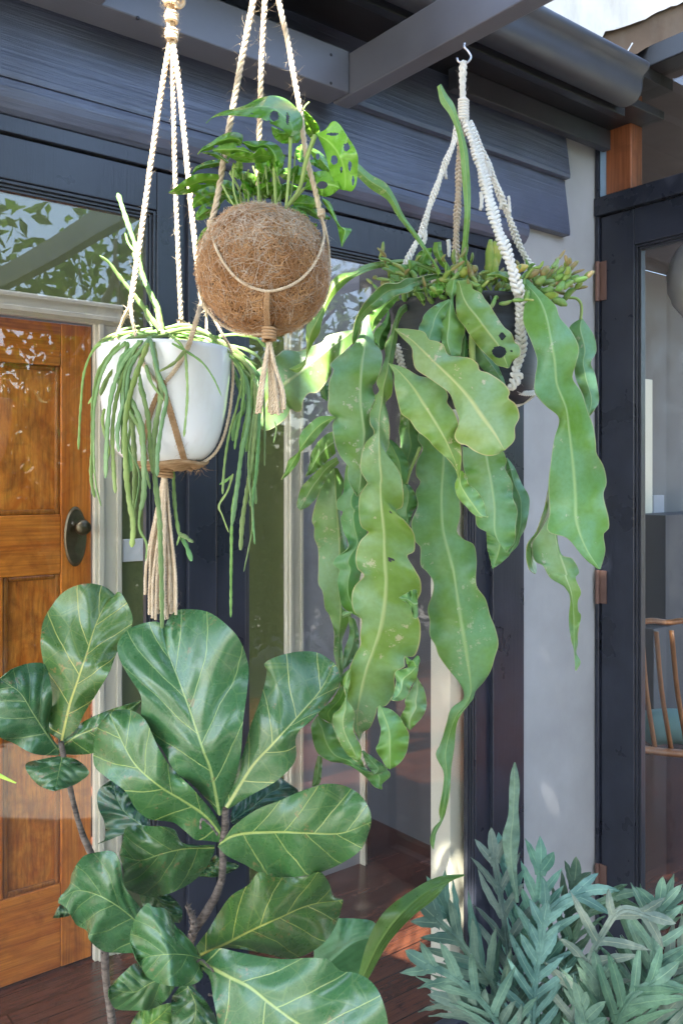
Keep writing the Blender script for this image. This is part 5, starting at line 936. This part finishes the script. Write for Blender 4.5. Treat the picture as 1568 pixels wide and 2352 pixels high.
# blue fern fronds
fe_=empty('blue_star_fern',at(1250,2500,1.9)*np.array([1,1,0])+np.array([0,0,-.15]),'bushy blue green fern with deeply lobed fronds at the bottom right','fern')
random.seed(21); np.random.seed(4)
def frond(s,D,n,ll,lw,a0=.75,droop=0.,col=(1,1,1),curl=.0):
    """lobed frond: rachis with paired strap lobes and a terminal lobe"""
    n=n; P=p3(s,D); n_=60; Q=catmull(P,n_); T,N,B=frames(Q); mb=MB()
    view=Q-np.array([0,CY,EYE]); view/=np.linalg.norm(view,axis=1)[:,None]
    rl=random.uniform(-.9,.9)
    tube(mb,Q,np.linspace(.0032,.0014,n_),6)
    def lobe(p,d_,nrm,l,w):
        m=12; s_=np.linspace(0,1,m); side=np.cross(d_,nrm); side/=np.linalg.norm(side)+1e-9
        bend=random.uniform(-.25,.25); dr=random.uniform(.2,1.)*droop; cu=random.uniform(-.3,.4)+curl
        C=p+np.outer(s_*l,d_)+np.outer(bend*l*s_**2,side)*.5+np.outer(cu*l*s_**2.5,nrm)*.5+np.outer(-dr*l*s_**2,[0,0,1])
        ww=w*np.array([1.2,.95,.92,.97,1.0,.98,.93,.85,.72,.54,.30,.02])*(1+rng.normal(0,.05,m))
        V=[];UV=[]
        for i in range(m):
            for v in (-1,-.5,0,.5,1): V.append(C[i]+side*ww[i]*v+nrm*(abs(v)*.10*ww[i]+.0012*math.sin(i*1.9+v*3))); UV.append((v,s_[i]*l))
        Fc=[(i*5+j,i*5+j+1,i*5+j+6,i*5+j+5) for i in range(m-1) for j in range(4)]; mb.add(V,Fc,UV)
    Wd=np.cross(T,view); Wd/=np.linalg.norm(Wd,axis=1)[:,None]; hw_=np.linspace(.003,.007,n_)[:,None]; V=np.stack([Q-Wd*hw_,Q+Wd*hw_],1)[10:].reshape(-1,3); mb.add(V,[(2*i,2*i+1,2*i+3,2*i+2) for i in range(n_-11)],np.tile([[-.5,0],[.5,0]],(n_-10,1)))
    for k in range(n):
        f_=.16+.82*(k+.3)/(n-.6); i=int(f_*(n_-1)); prof=math.sin(math.pi*min(1,(.25+.75*(1-abs(f_-.45)*1.2))))if False else (1.12-.6*abs(f_-.40)/.6)
        X=np.cross(T[i],view[i]); X/=np.linalg.norm(X); nr=np.cross(X,T[i]); X=X*math.cos(rl)+nr*math.sin(rl); nr=np.cross(X,T[i])
        for sd in (-1,1):
            a=(a0+.22)*random.uniform(.8,1.2)*(1-.3*f_); d_=T[i]*math.cos(a)+X*sd*math.sin(a); 
            lobe(Q[i]-T[i]*.002*sd,d_,nr+np.random.normal(0,.15,3),1.6*ll*prof*random.uniform(.8,1.15),.86*lw*random.uniform(.85,1.1))
    lobe(Q[-1]-T[-1]*.004,T[-1],np.cross(np.cross(T[-1],view[-1]),T[-1]),ll*.75,lw)
    return mb.build('frond',M['fern'],fe_,color=vjit(col,.12),solid=.0006)
c1=(1,1,1);c2=(1.25,1.2,1.25);c3=(.75,.85,.7);c4=(1.1,1.2,1.4)
u=1.85
frond('Q 900,1500 730,1200 600,900 470,640',[u+.05,u-.05],7,.105,.0115,.55,col=c1)
frond('Q 900,1500 800,1200 760,800 700,400',[u+.03,u+.02],8,.085,.0105,.5,col=c1)
frond('Q 900,1500 840,1100 810,760 740,420',[u+.06,u+.06],7,.08,.011,.45,col=c4)
frond('Q 950,1500 900,1100 890,760 915,450',[u+.02,u+.0],8,.085,.012,.45,col=c4)
frond('Q 1000,1500 1000,1100 1020,800 1070,520',[u+.05,u+.03],8,.08,.012,.5,col=c1)
frond('Q 900,1500 880,1000 930,700 1010,610 1120,570',[u,u-.05],6,.10,.010,.5,.35,col=c4)
frond('Q 1000,1500 1020,1100 1060,800 1150,640 1260,590',[u+.02,u],7,.085,.010,.6,.3,col=c1)
frond('Q 1000,1450 1060,1150 1130,900 1200,760 1290,650 1420,680',[u-.08,u-.14],7,.07,.0105,.9,.25,col=c2,curl=.3)
frond('Q 900,1450 880,1150 900,900 930,700',[u-.1,u-.12],8,.06,.010,.7,.1,col=c4,curl=.2)
frond('Q 820,1450 720,1050 560,820 430,690',[u-.04,u-.1],7,.085,.0115,.5,.1,col=c1)
frond('Q 820,1500 700,1150 540,980 390,900',[u-.1,u-.2],6,.085,.0115,.5,.1,col=c4)
frond('Q 800,1450 740,1250 640,1150 520,1080',[u-.08,u-.15],6,.09,.0115,.5,.1,col=c1)
frond('Q 1250,1500 1220,1250 1190,1080 1180,960',[u-.1,u-.12],6,.08,.011,.5,col=c1)
frond('Q 1200,1500 1260,1180 1330,1050 1440,980',[u-.12,u-.15],7,.09,.012,.6,col=c1)
frond('Q 1420,1500 1400,1100 1430,850 1460,620',[u-.1,u-.1],9,.08,.0105,.75,col=c4)
frond('Q 1440,1500 1430,1150 1500,950 1640,800',[u-.12,u-.1],8,.09,.0115,.6,col=c1)
frond('Q 1380,1450 1380,1000 1400,760 1480,660 1600,560',[u-.05,u-.0],7,.08,.010,.6,.1,col=c1)
frond('Q 1000,1500 1080,1350 1120,1200 1100,1080',[u-.2,u-.22],6,.07,.011,.6,col=c1)
mb=MB(); V,Fc,UV=leafmesh('Q 800,620 752,420 738,320 765,220 770,100 778,20 793,-25','Q 815,620 805,420 818,320 812,180 818,80 808,10 798,-25',None,[u,u],cup=.006,wave=.003,wn=9,ns=60,nv=8); mb.add(V,Fc,UV); mb.build('frond',M['fern'],fe_,color=(1.1,1.1,1.1),solid=.0008)
fp=at(1200,2500,1.9)
pt=empty('planter',(fp[0],fp[1],-.15),'low dark planter holding the blue green fern','plant pot')
mb=MB(); lathe(mb,fp,[(.0,.02),(.20,.02),(.205,.06),(.215,.065),(.215,.05),(.17,-.15),(0.001,-.15)],40); mb.build('pot_wall',M['potblack'],pt)
# ================================================================== added leaf canopy towards the sun, gaps cut to light the ropes
SEG=[]
def tgt(s,D,rad):
    Q=catmull(p3(s,D),10)
    for p in Q: SEG.append((p,rad))
tgt('D 394,-40 390,100 350,350 300,700',DP,.055); tgt('D 398,100 415,500 464,690',DP,.05); tgt('D 590,-40 550,180',DC,.012); tgt('D 612,-40 600,180',DC,.01); tgt('D 640,-40 672,160',DC,.01)
tgt('D 232,590 290,660',DP,.025); 
SP=np.array([s[0] for s in SEG]); SR=np.array([s[1] for s in SEG])
def keep(P):
    d=P[:,None,:]-SP[None]; t_=d@SUN; perp=np.linalg.norm(d-t_[...,None]*SUN,axis=2); return ~((perp<SR[None]+.036).any(1))
cen=np.array([.95,-.75,1.75])+SUN*3.6
U=np.cross(SUN,[0,0,1]); U/=np.linalg.norm(U); Vv=np.cross(SUN,U)
n=46000
P=cen+rng.uniform(-1.75,1.75,(n,1))*U+rng.uniform(-2.6,2.2,(n,1))*Vv+rng.uniform(-.5,.5,(n,1))*SUN
k=keep(P); P=P[k]; n=len(P)
A=U*rng.normal(0,1,(n,1))+Vv*rng.normal(0,1,(n,1)); A/=np.linalg.norm(A,axis=1)[:,None]; B=np.cross(A,SUN); s=rng.uniform(.07,.11,n)[:,None]; tl=SUN*rng.normal(0,.25,(n,1))
Vx=np.stack([P-A*s*.5,P-(B+tl)*s*.27,P+A*s*.5,P+(B+tl)*s*.27],1).reshape(-1,3); i=np.arange(n)[:,None]*4
stt=empty('added_canopy',(-3.1,-1.6,-.15),'unseen leaf canopy added on the left to shade the pots, with gaps for the ropes','tree','trees in the garden')
mb=MB(); mb.add(Vx,np.concatenate([i+[0,1,2,3]],1).tolist(),np.tile([[0,0],[-.7,.1],[0,.2],[.7,.1]],(n,1))); mb.build('crown',M['treeleaf'],stt,smooth=False)
mb=MB(); tube(mb,catmull([(-3.1,-1.6,-.15),(-2.9,-1.4,1.6),(-2.4,-1.2,3.2),tuple(cen)],24),np.linspace(.14,.04,24),10)
for a in range(6):
    e_=cen+U*math.cos(a)*1.2+Vv*math.sin(a)*1.3; 
    if keep(e_[None])[0]: tube(mb,catmull([(-2.5,-1.25,3.0),tuple((np.array([-2.5,-1.25,3.0])+e_)/2+[0,0,.15]),tuple(e_)],10),np.linspace(.03,.008,10),6)
mb.build('trunk',M['treebark'],stt)
